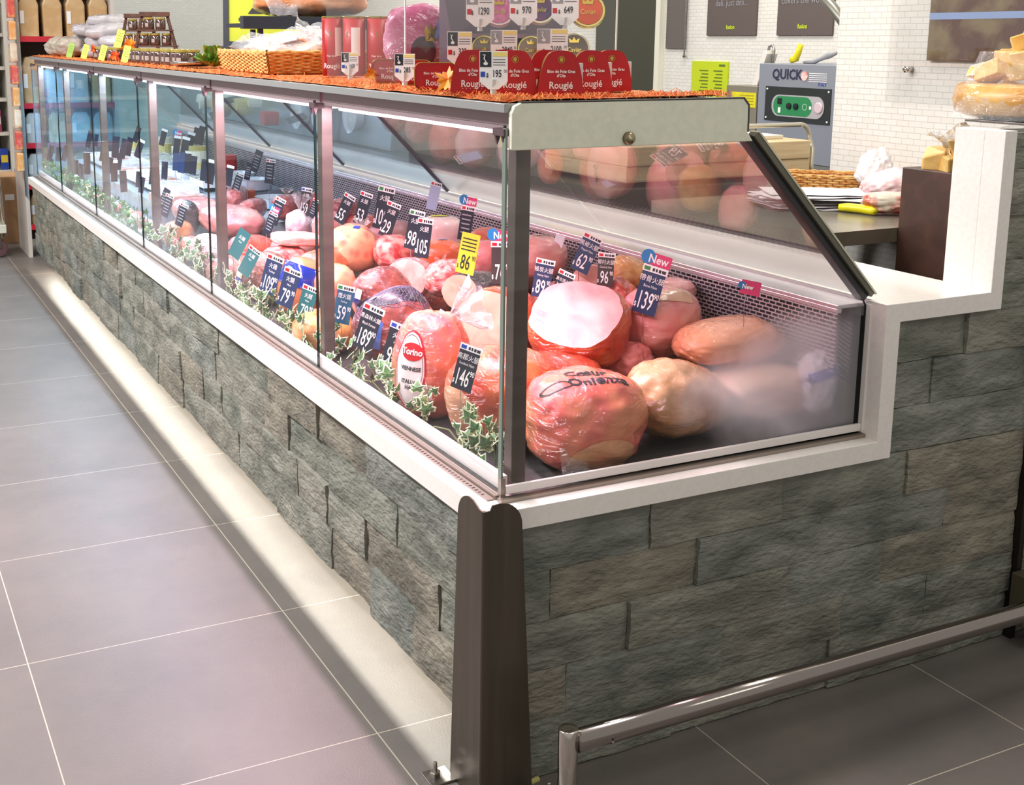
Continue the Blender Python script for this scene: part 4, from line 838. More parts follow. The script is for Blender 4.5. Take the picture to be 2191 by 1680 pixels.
TC = dict(dark=(34, 36, 52), navy=(36, 52, 92), brown=(58, 44, 46), teal=(38, 104, 108), blue=(46, 92, 122), yellow=(212, 216, 60), pinkonly=(214, 50, 110), pale=(176, 190, 220), white=(232, 232, 240))
def flagc(f): return {'us': redp, 'ca': redp, 'it': mat('flag_green', (40, 130, 60)), 'fr': bluep, 'eu': bluep}.get(f, redp)
TNAME = ['price_tag']
def price_tag(c, hh, roll, main, sup, txt, flag, colr, label, group=None, nrm=(-.80, -.58, .12), kind='near'):
    new = flag.startswith('new'); fl = flag[3:] if new else flag
    wd = hh * (.50 if kind == 'near' else .42); c = Vector(c)
    M = frame_M(c, nrm, roll=-math.radians(roll)); m = mat('tag_' + colr, TC[colr], rough=.35, coat=.3)
    ht = hh
    pl = MB()
    if colr != 'pinkonly': pl.prism([(-wd / 2, -ht / 2), (wd / 2, -ht / 2), (wd / 2, ht / 2), (-wd / 2, ht / 2)], 'z', -.0008, .0, M)
    else: pl.prism([(-wd * .5, -ht * .15), (wd * 1.0, -ht * .15), (wd * 1.0, ht * .4), (-wd * .5, ht * .4)], 'z', -.0008, .0, M)
    o = tag(pl.build('price_tag', m, at=c), label, 'price tag', group)
    base = M @ Vector((0, -ht / 2, -.001)); pin_end = base + Vector((.004, .004, -min(.10, max(.012, base.z - .615))))
    MB().tube([M @ Vector((0, ht * .1, -.0014)), base, pin_end], .0009, 5).build('pin', chrome if kind == 'near' else grayp, o)
    if flag:
        h0 = ht * .5; hs = MB().prism([(-wd * .52, h0 - ht * .13), (wd * .56, h0 - ht * .13), (wd * .56, h0 + .001), (-wd * .52, h0 + .001)], 'z', .0002, .0006, M) if colr != 'pinkonly' else None
        if hs: 
            hso = hs.build('header_strip', white, o)
            if kind != 'far':
                f1 = MB().prism([(-wd * .46, h0 - ht * .105), (-wd * .20, h0 - ht * .105), (-wd * .20, h0 - ht * .025), (-wd * .46, h0 - ht * .025)], 'z', .0007, .0009, M)
                f1.build('flag', flagc(fl), hso)
                f2 = MB()
                for a_, b_ in ((-.1, .0), (.04, .12), (.17, .28), (.31, .48)): f2.prism([(wd * a_, h0 - ht * .1), (wd * b_, h0 - ht * .1), (wd * b_, h0 - ht * .035), (wd * a_, h0 - ht * .035)], 'z', .0007, .0009, M)
                f2.build('header_print', darkp, hso)
    if new:
        y0 = ht * .5 + .002 if colr != 'pinkonly' else ht * .02
        nb = MB().prism([(-wd * .5, y0), (wd * .58, y0), (wd * .58, y0 + ht * .25), (-wd * .5, y0 + ht * .25)], 'z', .0004, .001, M) if colr != 'pinkonly' else MB().box((0, 0, 0), (0, 0, 0))
        if colr != 'pinkonly': no = nb.build('new_banner', pinkp, o)
        else: no = o
        r_ = ht * .15
        MB().prism([(x - wd * .42, y + y0 + ht * .15) for x, y in disc(r_, 20)], 'z', .0011, .0016, M).build('new_disc', mat('disc_blue', (30, 120, 180), rough=.4), no)
        t2 = MB(); put_text(t2, 'New', ht * .24, M, .9, .0005, dx=wd * .04, dy=y0 + ht * .12, up=.0018); t2.build('new_lettering', white, no)
    if kind == 'far' or not (main or txt):
        if kind != 'far' and colr not in ('pinkonly', 'white', 'pale'):
            t1 = MB()
            for q in range(5): t1.prism([(-wd * (.4 - .05 * q), ht * (.22 - q * .13)), (wd * (.36 - .04 * (q % 3)), ht * (.22 - q * .13)), (wd * .3, ht * (.26 - q * .13)), (-wd * .38, ht * (.26 - q * .13))], 'z', .0003, .0006, M)
            t1.build('lettering', grayp, o)
        return o
    t1 = MB(); lc = darkp if colr == 'yellow' else white
    ns_ = len(main)
    if main: put_text(t1, main, ht * .52, M, .45 if ns_ == 3 else .52, .0004, dx=-wd * .05, dy=-ht * .24)
    if sup: put_text(t1, sup, ht * .17, M, .62, .0002, dx=wd * .37, dy=-ht * .10)
    if main: put_text(t1, '$', ht * .14, M, .7, .0002, dx=-wd * .43, dy=-ht * .34)
    parts = txt.split('|') if txt else []
    if parts:
        put_text(t1, parts[0], ht * (.15 if len(parts[0]) <= 4 else .115), M, .9, .0, dx=0, dy=ht * .22)
        if len(parts) > 1 and kind == 'near': put_text(t1, parts[1], ht * .085, M, .8, .0, dx=0, dy=ht * .08)
    elif colr == 'yellow':
        for q in range(4): t1.prism([(-wd * .4, ht * (.34 - q * .09)), (wd * .38, ht * (.34 - q * .09)), (wd * .38, ht * (.37 - q * .09)), (-wd * .4, ht * (.37 - q * .09))], 'z', .0003, .0006, M)
    t1.build('lettering', lc, o)
    return o
LB = {'146': 'dark price tag reading 146.90, stuck before the long red-orange ham', '189': 'dark price tag reading 189.90, on the black netted ham', '94': 'dark price tag reading 94, beside the oval-labelled ham', '178': 'dark price tag reading 178, left of the halved ham', '109': 'price tag reading 109'}
cnt = {}
for (kd, c, hh, roll, main, sup, txt, flag, colr) in TAGS:
    cw = {'dark': 'dark', 'navy': 'navy', 'brown': 'brown', 'teal': 'teal', 'blue': 'blue', 'yellow': 'yellow', 'pinkonly': 'pink', 'pale': 'pale', 'white': 'white'}[colr]
    grp = None
    key = (kd, main, colr, flag)
    if main:
        lb = '%s price tag reading %s%s' % (cw, main, '.' + sup if sup else '')
        where = {('146',): ' stuck before the long red-orange ham', ('189',): ' before the black netted ham', ('94',): ' beside the oval-labelled ham', ('59',): ' at the second upright', ('178',): ' left of the halved ham', ('86',): ' standing among the marbled hams', ('76',): ' under a pink New banner at the corner glass', ('89',): ' right of the corner upright', ('62',): ' leaning at the rear grille', ('96',): ' before the golden smoked ham', ('139',): ' under a pink New banner above the smooth pink ham', ('53',): ' behind the lumpy hams', ('55',): ' behind the lumpy ham', ('29',): ' low behind the smaller lumpy ham', ('98',): ' before the white-pink block', ('105',): ' right of the tag reading 98', ('159',): ' left of the first glass joint'}.get((main,))
        if main == '79': where = ' just left of the first glass joint' if colr == 'teal' else ' on the blue-banded ham'
        if main == '109': where = ' over the brown speckled ham' if kd == 'near' else ' in front of the rear grille behind the lumpy ham'
        lb += where or ''
    elif colr == 'teal': lb = 'blank teal price tag %s, over the brown speckled ham' % ('without header' if not flag else 'with white header')
    elif colr == 'pinkonly': lb = 'pink New sign showing above the fogged end glass'
    elif colr == 'pale': lb = 'thin pale tag standing at the rear ledge by the strut'
    elif colr == 'white': lb = 'small white tag at the grille right of the corner upright'
    elif kd == 'mid':
        lb = None
        for (a, b), t_ in {(997, 478): 0}.items(): pass
        key2 = (round(c[0], 2), round(c[1], 1)); grp = 'dark tags in the middle bays'
        if flag == 'newus' and c[0] > .55: lb = 'dark price tag with pink New banner behind the yellow tag'; grp = None
        elif flag == 'newus': lb = 'dark price tag with a pink banner between the salamis'; grp = None
        else: lb = 'small dark price tag with unreadable print in the middle bays'
    else:
        grp = 'far %s price tags' % ('brown' if colr == 'brown' else 'dark'); lb = 'tiny %s price tag on a pin in the far blue-lit bays' % ('brown' if colr == 'brown' else 'dark')
    price_tag(c, hh, roll, main, sup, txt, flag, colr, lb, grp, kind=kd)

# ================================================================== IVY along the front glass
ivy1 = mat('ivy_green', (52, 92, 50), (92, 132, 78), ns=40, rough=.4, coat=.2); ivy2 = mat('ivy_cream_edge', (206, 214, 176), (226, 230, 200), ns=30, rough=.45); ivys = mat('ivy_stem', (92, 110, 60), rough=.6)
def ivy_leaf(mb, p, s, M3, m_i):
    pts = [(0, -.1), (.35, -.28), (.62, -.05), (.42, .12), (.68, .42), (.32, .42), (0, 1.0), (-.32, .42), (-.68, .42), (-.42, .12), (-.62, -.05), (-.35, -.28)]
    o = []
    mb.mi = 1; cen = Vector((0, .18, .10))
    ring = [Vector((x, y, .10 * abs(x) - .06)) for x, y in pts]; inn = [r.lerp(cen, .22) + Vector((0, 0, .012)) for r in ring]
    vs = [p + M3 @ (v * s) for v in ring + inn]; n = len(pts)
    mb.add(vs, [(i, (i + 1) % n, n + (i + 1) % n, n + i) for i in range(n)])
    mb.mi = 0
    mb.add([p + M3 @ (v * s) for v in inn] + [p + M3 @ (cen * s)], [(i, (i + 1) % n, n) for i in range(n)])
random.seed(21)
for gi, (ya, yb, nl_, sc_, lb) in enumerate(((.03, .98, 84, .027, 'ivy garland with cream-edged leaves in the first bay, behind the front glass'), (.99, 1.95, 84, .028, 'ivy garland with cream-edged leaves in the second bay'), (1.97, 2.94, 70, .025, 'ivy garland in the third bay, below the white-netted sausage'), (2.97, 3.94, 80, .022, 'dark green ivy garland in the fourth bay along the front glass'), (3.97, 4.94, 90, .024, 'dark green ivy garland in the fifth bay along the front glass'), (4.97, 5.84, 80, .024, 'dark green ivy garland in the farthest bay along the front glass'))):
    cen = [Vector((.040 + .012 * math.sin(k * 1.3 + gi), ya + (yb - ya) * k / 24, .585 + .014 * math.sin(k * 1.9 + gi * 2))) for k in range(25)]
    st = MB().tube(cen, .002, 5); root = tag(st.build('ivy_garland', ivys), lb, 'garland'); mb = MB()
    for k in range(nl_):
        t = random.random(); 
        if gi == 0: t = random.choice((random.uniform(.05, .22), random.uniform(.38, .62), random.uniform(.66, .98)))
        q = cen[int(t * 24)]
        up = random.random() ** 1.3 * (.085 if gi < 2 else .10) * (1.0 if gi != 0 else .9)
        p = Vector((max(.020, min(.085, q.x + random.uniform(-.022, .03))), ya + (yb - ya) * t, .578 + up))
        M3 = Euler((random.uniform(.6, 1.9), random.uniform(-.9, .9), random.uniform(-2.6, .6))).to_matrix(); s = sc_ * random.uniform(.7, 1.25)
        ivy_leaf(mb, p, s, M3, 0)
        if up > .03 and k % 3 == 0: mb.mi = 0; mb.tube([q, q.lerp(p, .5) + Vector((.004, 0, .004)), p], .0011, 4)
    mb.build('leaves', [ivy1, ivy2 if gi < 3 else ivy1], root)

# ================================================================== ON TOP OF THE CASE
raffia = mat('orange_raffia', (206, 84, 24), (226, 132, 62), ns=120, lo=.3, hi=.7, rough=.7, bs=150, bstr=1.0, bdist=.01)
RZ = 1.2782; MZ = 1.2868
random.seed(5)
mt = MB()
def matfn(u, v):
    x = .004 + u * .488; y = .004 + v * 5.86
    ed = min(u, 1 - u) * 12; 
    return Vector((x + .004 * noise.noise(Vector((y * 30, u * 3, 0))), y, RZ + .0015 + .0050 * min(1, ed + .15) + .003 * noise.noise(Vector((x * 60, y * 60, 1)))))
mt.grid(matfn, 20, 240); mo = mt.build('raffia_mat', raffia, smooth=True)
tag(mo, 'thin orange raffia mat of loose shredded straw covering the top of the case', 'mat')
st = MB()
for k in range(1500):
    near = random.random() < .75
    y = random.random() ** 2.2 * 5.7 + .01 if near else random.uniform(.01, 5.7)
    x = random.choice((random.uniform(-.002, .06), random.uniform(0, .49), random.uniform(0.0, .03)))
    if random.random() < .22: y = random.uniform(.0, .05); x = random.uniform(0.02, .50)
    a = random.uniform(0, PI); L_ = random.uniform(.015, .045); dx, dy = math.cos(a) * L_, math.sin(a) * L_
    p0 = Vector((x, y, MZ - .004)); p1 = Vector((x + dx * .5, y + dy * .5, MZ + random.uniform(-.001, .008))); p2 = Vector((x + dx, max(-.003, y + dy), MZ - random.uniform(.002, .006)))
    p1.x = min(.497, max(-.004, p1.x)); p2.x = min(.497, max(-.004, p2.x)); p1.y = max(-.004, p1.y)
    st.tube([p0, p1, p2], .0007, 3, cap=False)
so = st.build('loose_strands', mat('raffia_strand', (216, 100, 34), (232, 160, 92), ns=30, rough=.6), mo); tag(so, kind='stuff')

cardred = mat('red_card', (172, 6, 16), (178, 8, 20), ns=40, rough=.5, coat=.12); cardw = white
def oriented(loc, rz): return Matrix.Translation(loc) @ Matrix.Rotation(rz, 4, 'Z')
# --- red foie-gras boxes (arched trapezoid front), gold sides
def foie_box(loc, rz, label, w_=.082, h_=.080, d_=.046, white_band=False, group=None):
    M = oriented((loc[0], loc[1], MZ), rz)
    o = empty('foie_gras_box', (loc[0], loc[1], MZ), label, 'box', group)
    pr = []
    for k in range(33):      # narrow rounded top, wide base
        t = k / 32 * PI; c_, s_ = math.cos(t), math.sin(t)
        x = math.copysign(abs(c_) ** .55, c_) ; z = abs(s_) ** .55
        pr.append((x * w_ / 2 * (1 - .24 * z), .006 + z * (h_ - .006)))
    pr += [(-w_ / 2 * .94, .0), (w_ / 2 * .94, .0)]
    MB().prism(pr, 'y', -d_ / 2 + .002, d_ / 2 - .002, M).build('carton', mat('gold_card', (196, 168, 60), (214, 190, 96), ns=20, rough=.25, metal=.9), o)
    for s, nm in ((-1, 'front_panel'), (1, 'back_panel')):
        a, b = (-d_ / 2 - .0005, -d_ / 2 + .0025) if s < 0 else (d_ / 2 - .0025, d_ / 2)
        p_ = MB().prism([(x * 1.02, z * 1.01 - .0003) for x, z in pr], 'y', a, b, M).build(nm, cardred, o)
        if s < 0:
            Mf = M @ frame_M((0, -d_ / 2 - .0008, 0), (0, -1, 0))
            t = MB(); put_text(t, 'Rougié', .0175, Mf, .90, .0003, dy=.018); put_text(t, 'Bloc de Foie Gras', .0080, Mf, .88, .0002, dy=.043); put_text(t, "d'Oie", .0080, Mf, .9, .0002, dy=.0355)
            for q in range(6): t.prism([(x - .018 + q * .007, y + .0095) for x, y in disc(.0006, 6)], 'z', .0005, .0008, Mf)
            t.build('lettering', white, p_)
            e = MB(); n_ = 20
            e.add([(math.cos(2 * PI * k / n_) * r, .0645 + math.sin(2 * PI * k / n_) * r, .0008) for r in (.0065, .0058) for k in range(n_)], [(k, (k + 1) % n_, n_ + (k + 1) % n_, n_ + k) for k in range(n_)], Mf)
            e.prism([(x, y + .0645) for x, y in disc(.0035, 12, 1.2)], 'z', .0005, .0009, Mf); e.build('crest', goldp, p_)
    if white_band: MB().box((w_ / 2 * .74, -d_ / 2 + .008, .016), (w_ / 2 * .985, d_ / 2 - .008, .058), M).build('side_label', white, o)
    return o
rzc = -.46
foie_box((.043, .215), rzc, 'red arched foie gras box at the left of its row, price tag 195 before it')
foie_box((.090, .138), rzc, 'red arched foie gras box second from the left, gold side showing')
foie_box((.158, .088), rzc, 'red arched foie gras box standing furthest forward, full front visible', white_band=True)
foie_box((.262, .150), rzc, 'red arched foie gras box half hidden right behind the foremost one', white_band=True)
foie_box((.352, .215), rzc, 'red arched foie gras box at the right end of its row', white_band=True)
foie_box((.145, .275), rzc, 'red arched foie gras box peeping out behind the leftmost pair', white_band=True)
foie_box((.205, .215), rzc, 'red arched foie gras box peeping between the second and the foremost')
# --- rounded red tins lying on their sides
def foie_tin(loc, rz, label, w_=.085, h_=.054, d_=.05):
    M = oriented((loc[0], loc[1], MZ), rz)
    o = empty('foie_gras_tin', (loc[0], loc[1], MZ), label, 'tin')
    pts = [(x, y + h_ / 2) for x, y in rrect(w_, h_, .014, 5)]
    MB().prism(pts, 'y', -d_ / 2, d_ / 2, M).build('body', cardred, o, bevel=.003)
    e = MB(); 
    pr = [Vector((x, -d_ / 2 - .0005, y)) for x, y in pts]; e.tube([M @ p for p in pr] + [M @ pr[0]], .0009, 4); e.build('gold_rim', goldp, o)
    Mf = M @ frame_M((0, -d_ / 2 - .0022, 0), (0, -1, 0)); t = MB(); put_text(t, 'Rougié', .0165, Mf, .92, .0002, dy=.014); put_text(t, 'Bloc de Foie Gras', .0072, Mf, .95, .0001, dy=.033); put_text(t, "d'Oie", .0072, Mf, .95, .0001, dy=.0265); t.build('lettering', white, o)
foie_tin((.052, .395), -.40, 'small rounded red foie gras tin nearest the arched boxes')
foie_tin((.135, .815), -.40, 'small rounded red foie gras tin left of the tag reading 285')
foie_tin((.135, .690), -.40, 'small rounded red foie gras tin half hidden behind the tag reading 285')
# --- tall red canisters
def canister(loc, r, h, label, rz, labels=True):
    o = empty('red_canister', (loc[0], loc[1], MZ), label, 'canister')
    MB().lathe([(r, .002), (r, h - .004)], (loc[0], loc[1], MZ), 36).build('body', cardred, o, smooth=True)
    MB().lathe([(r + .0006, h - .005), (r + .0006, h - .001), (r - .002, h), (r - .003, h - .003), (0, h - .003)], (loc[0], loc[1], MZ), 36).build('rim', goldp, o)
    def arc(a0, a1, z0, z1, m, nm, k=1.0015):
        g_ = MB(); g_.grid(lambda u, v: Vector((loc[0] + r * k * math.cos(a0 + (a1 - a0) * u), loc[1] + r * k * math.sin(a0 + (a1 - a0) * u), MZ + z0 + (z1 - z0) * v)), 8, 1); return g_.build(nm, m, o)
    a = rz
    if labels:
        arc(a + .35, a + 1.15, .055, .130, white, 'paper_label'); arc(a - 1.15, a - .7, .02, .15, mat('dull_red', (150, 30, 30), rough=.5), 'print_panel')
    arc(a - .1, a + .02, .105, .12, goldp, 'crest')
    t = MB(); vs, fs = text_geo('Rougié', .019, .9, .0002)
    t.add([(loc[0] + r * 1.004 * math.cos(a + x / r), loc[1] + r * 1.004 * math.sin(a + x / r), MZ + .028 + y) for x, y in vs], fs)
    vs, fs = text_geo('Foie Gras', .008, .9, .0)
    t.add([(loc[0] + r * 1.004 * math.cos(a + x / r), loc[1] + r * 1.004 * math.sin(a + x / r), MZ + .055 + y) for x, y in vs], fs); t.build('lettering', white, o)
av = math.radians(-118)
canister((.178, 1.300), .029, .160, 'tall red canister furthest left of its row', av)
canister((.225, 1.262), .031, .160, 'tall red canister second from left, white paper label', av - .5)
canister((.282, 1.235), .030, .160, 'tall red canister second from right, crest facing front', av, False)
canister((.338, 1.195), .034, .163, 'tall red canister furthest right of its row, dark print panel', av + .8)
# --- octagonal white price cards on clips
def price_card(loc, h, price, label, z=None, sup='00', nrm=(-.42, -.88, .18), pic=True, cut=True, wd=.74, dollar=True, flagm=None, yel=True, group=None):
    zz = MZ if z is None else z
    M = frame_M((loc[0], loc[1], zz + .012 + h / 2), nrm); w_ = h * wd; c_ = h * .2
    pts = [(-w_ / 2 + c_ * 1.2, -h / 2), (w_ / 2 - c_ * 1.2, -h / 2), (w_ / 2, -h / 2 + c_), (w_ / 2, h / 2), (-w_ / 2, h / 2), (-w_ / 2, -h / 2 + c_)] if cut else [(-w_ / 2, -h / 2), (w_ / 2, -h / 2), (w_ / 2, h / 2), (-w_ / 2, h / 2)]
    o = tag(MB().prism(pts, 'z', -.0008, 0, M).build('price_card', white, at=tuple(M.translation)), label, 'price card', group)
    if pic: 
        MB().prism([(-w_ * .48, h * .08), (-w_ * .08, h * .08), (-w_ * .08, h * .48), (-w_ * .48, h * .48)], 'z', .0002, .0005, M).build('picture', darkp if cut and yel else grayp, o)
        b = MB().prism([(x * 1 - w_ * .28, y + h * .17) for x, y in disc(h * .06, 12, .7)], 'z', .0006, .0008, M); b.tube([M @ Vector((-w_ * .26, h * .2, .001)), M @ Vector((-w_ * .34, h * .30, .001)), M @ Vector((-w_ * .30, h * .40, .001)), M @ Vector((-w_ * .38, h * .39, .001))], h * .014, 5); b.build('goose', white, o)
    if yel: MB().prism([(w_ * -.02, h * .36), (w_ * .47, h * .36), (w_ * .47, h * .47), (w_ * -.02, h * .47)], 'z', .0002, .0005, M).build('yellow_strip', mat('butter_yellow', (236, 214, 120), rough=.5), o)
    t = MB()
    for q in range(3): t.prism([(w_ * -.02, h * (.27 - q * .07)), (w_ * .42, h * (.27 - q * .07)), (w_ * .42, h * (.285 - q * .07)), (w_ * -.02, h * (.285 - q * .07))], 'z', .0002, .0005, M)
    n_ = len(price); put_text(t, price, h * .27, M, .62 if n_ < 4 else .58, .0003, dx=w_ * .12, dy=-h * .10); 
    if sup: put_text(t, sup, h * .12, M, .7, .0, dx=w_ * .42, dy=-h * .03)
    if dollar: put_text(t, '$', h * .15, M, .8, .0002, dx=-w_ * (.22 if n_ < 4 else .28), dy=-h * .14)
    t.build('lettering', darkp, o)
    if flagm: MB().prism([(-w_ * .46, -h * .18), (-w_ * .30, -h * .18), (-w_ * .30, -h * .04), (-w_ * .46, -h * .04)], 'z', .0002, .0005, M).build('flag', flagm, o)
    MB().tube([(loc[0], loc[1], zz + .003), (loc[0], loc[1], zz + .03)], .006, 6).build('clip', mat('clip_clear', (206, 210, 206), rough=.2, coat=1), o)
    return o
price_card((.092, .960), .056, '169', 'white price card reading 169 before the red canisters', flagm=bluep)
price_card((.045, .530), .058, '285', 'white price card reading 285 between the small red tins', flagm=bluep)
price_card((.018, .085), .068, '195', 'white price card reading 195 before the arched red boxes', flagm=bluep)
# --- orange maple leaves
def maple(label, loc, s, rot, m):
    pts = []
    for k in range(22):
        a = 2 * PI * k / 22 + .14; r = (1.0 if k % 4 == 0 else (.55 if k % 2 else .72)) * (1 if k % 22 else .4); pts.append(Vector((math.cos(a) * r, math.sin(a) * r, .25 * math.sin(a * 3) * r)))
    E_ = Euler(rot).to_matrix(); c = Vector((loc[0], loc[1], loc[2] if len(loc) > 2 else MZ + s * .7)); mb = MB()
    mb.add([c + E_ @ (p * s) for p in pts] + [c + E_ @ Vector((0, 0, .1 * s))], [(i, (i + 1) % 22, 22) for i in range(22)])
    return tag(mb.build('maple_leaf', m, solid=.0008, at=tuple(c)), label, 'leaf')
mlf = mat('maple_orange', (222, 110, 20), (232, 160, 30), ns=40, rough=.5); mlr = mat('maple_red', (200, 60, 24), (224, 110, 30), ns=40, rough=.5)
maple('orange-yellow artificial maple leaf curling right of the card reading 169', (.085, .800), .030, (1.2, .3, .4), mlf)
maple('orange artificial maple leaf between the small red tin and the arched boxes', (.035, .300), .032, (1.1, -.3, -.5), mlf)
maple('small yellow maple leaf flat on the mat left of the arched boxes', (.030, .250, MZ + .012), .020, (.3, .2, .5), mlf)
maple('orange maple leaf lying before the far jars', (.05, 3.60), .035, (1.2, .2, .3), mlr)
maple('yellow-orange maple leaf propped up behind the jar row', (.12, 3.62, MZ + .07), .045, (1.3, .2, .3), mlf)
maple('small red maple leaf at the far jar row', (.05, 4.1, MZ + .05), .030, (1.2, .1, .8), mlr)
# --- clear display cover with caviar tins on a dark stepped board
dcv = empty('caviar_cover', (.28, .75, MZ), 'clear acrylic cover with bright vertical edges over the caviar display', 'cover')
acr = glassmat('acrylic', (.97, .97, .97), f0=.04, fmax=.5)
ae = mat('acrylic_edge', (226, 224, 214), rough=.2)
MB().prism([(.080, .600), (.535, .470), (.5355, .4725), (.0805, .6025)], 'z', MZ, 1.62).build('front_sheet', acr, dcv); MB().box((.077, .604, MZ), (.0795, 1.08, 1.62)).build('left_sheet', acr, dcv)
for x, y in ((.0785, .6015), (.5365, .4705)): MB().box((x - .0016, y - .0016, MZ), (x + .0016, y + .0016, 1.62)).build('bright_edge', ae, dcv)
db = mat('display_brown', (84, 70, 80), rough=.45)
cs = empty('caviar_stand', (.38, .72, MZ), 'dark stepped display stand holding the caviar tins behind the clear cover', 'display stand')
MB().prism([(.600, MZ), (.735, MZ), (.735, 1.52), (.715, 1.50), (.675, 1.40), (.655, 1.385), (.645, 1.30), (.600, 1.295)], 'x', .225, .533).build('steps', db, cs)
MB().box((.23, .628, 1.3905), (.532, .664, 1.3995)).build('ledge', mat('shelf_edge', (150, 130, 150), rough=.3, coat=1), cs)
def caviar_tin(loc, r, rimm, facem, label, word=None, tilt=.30):
    M = frame_M(loc, (-.40, -.88, tilt)); o = tag(MB().lathe([(0, -.014), (r, -.014), (r, -.002), (r * .96, .0), (r * .86, .0), (r * .84, -.0015), (0, -.0015)], M=M, n=40).build('caviar_tin', rimm, at=loc), label, 'tin')
    MB().lathe([(r * .835, -.0012), (r * .83, -.0004), (0, -.0004)], M=M, n=40).build('face', facem, o)
    if word:
        t = MB(); put_text(t, word, r * .42, M, .8, .0, dy=-r * .1); 
        t.prism([(x, y + r * .35) for x, y in [(-r * .28, 0), (-r * .34, r * .3), (-r * .12, r * .14), (0, r * .36), (r * .12, r * .14), (r * .34, r * .3), (r * .28, 0)]], 'z', .0002, .0006, M)
        t.build('lettering', goldp, o)
silv = mat('rim_silver', (216, 196, 196), rough=.25, metal=.8); gldr = mat('rim_gold', (206, 190, 110), rough=.3, metal=.8); cream = mat('rim_cream', (228, 222, 190), rough=.3)
f1 = mat('face_rose', (176, 90, 130), (206, 130, 150), ns=40, rough=.3); f2 = mat('face_navyrose', (110, 60, 90), (60, 50, 90), ns=30, rough=.3); f3 = mat('face_orange', (206, 80, 40), rough=.4); f4 = mat('face_grey', (110, 100, 90), rough=.35); f5 = mat('face_cream', (150, 130, 110), rough=.3)
caviar_tin((.318, .618, 1.452), .036, silv, f1, 'silver-rimmed rose caviar tin left on the upper step', 'Caviar')
caviar_tin((.425, .618, 1.458), .036, cream, f2, 'cream-rimmed navy and rose caviar tin in the middle of the upper step', 'Caviar')
caviar_tin((.543, .600, 1.455), .041, gldr, f3, 'large gold-rimmed orange caviar tin at the right end of the upper step', 'Caviar')
caviar_tin((.278, .612, 1.368), .030, gldr, f4, 'grey caviar tin left on the lower step', 'JA')
caviar_tin((.400, .612, 1.366), .032, gldr, f5, 'gold-rimmed caviar tin half behind the card reading 2100', 'Caviar')
caviar_tin((.512, .606, 1.368), .038, cream, f4, 'cream-rimmed grey caviar tin at the right of the lower step', 'Caviar')
nq = (-.42, -.88, .12)
price_card((.255, .590), .084, '1290', 'white price card reading 1290 at the upper left of the caviar display', z=1.402, pic=True, yel=False, nrm=nq, flagm=redp, sup='')
price_card((.365, .590), .084, '970', 'white price card reading 970 in the middle of the caviar display', z=1.406, yel=False, nrm=nq, flagm=redp, sup='')
price_card((.475, .590), .084, '649', 'white price card reading 649 at the right of the caviar display', z=1.408, yel=False, nrm=nq, flagm=redp, sup='')
price_card((.205, .590), .074, '332', 'white price card reading 332 at the left of the lower caviar step', z=1.318, nrm=nq, sup='', flagm=redp)
price_card((.300, .560), .074, '2940', 'white price card reading 2940 in the middle of the lower caviar step', z=1.322, cut=False, nrm=nq, wd=.8)
price_card((.425, .560), .078, '2100', 'white price card reading 2100 at the right of the lower caviar step', z=1.322, cut=False, nrm=nq, wd=.9)
# magenta caviar pack with a gold crest
mg = ham('big magenta foil pack with gold crest and black medallion, behind the caviar cover', (.222, .840, 1.385), (.082, .032, .082), mat('magenta_foil', (176, 60, 110), (206, 130, 160), ns=9, rough=.3, film=True, cstr=.9), (0, 0, -22), pw=3.0, disp=.07, seed=201, name='foil_pack', cat='pack')
decal(mg, 'medallion', mat('medallion_dark', (74, 62, 66), rough=.35, coat=.6), gridgeo(.06, .07, shape='oval'), (-.4, -.9, .1), (0, 0, 1), (.010, -.030), lift=.003, smooth=True)
decal(mg, 'crest', goldp, ([(-.012, -.016), (.012, -.016), (.016, .008), (.012, .022), (.006, .010), (0, .026), (-.006, .010), (-.012, .022), (-.016, .008)], [[0, 1, 2, 3, 4, 5, 6, 7, 8]]), (-.4, -.9, .1), (0, 0, 1), (.028, .010), lift=.004)
decal(mg, 'lettering', darkp, tg('JA', .016, .8, .0004), (-.4, -.9, .1), (0, 0, 1), (.028, .006), lift=.005)
decal(mg, 'blue_ribbon', mat('ribbon_blue', (120, 130, 190), rough=.3, coat=1), gridgeo(.010, .06), (-.4, -.9, .1), (.25, 0, 1), (.040, .040), lift=.004, smooth=True)

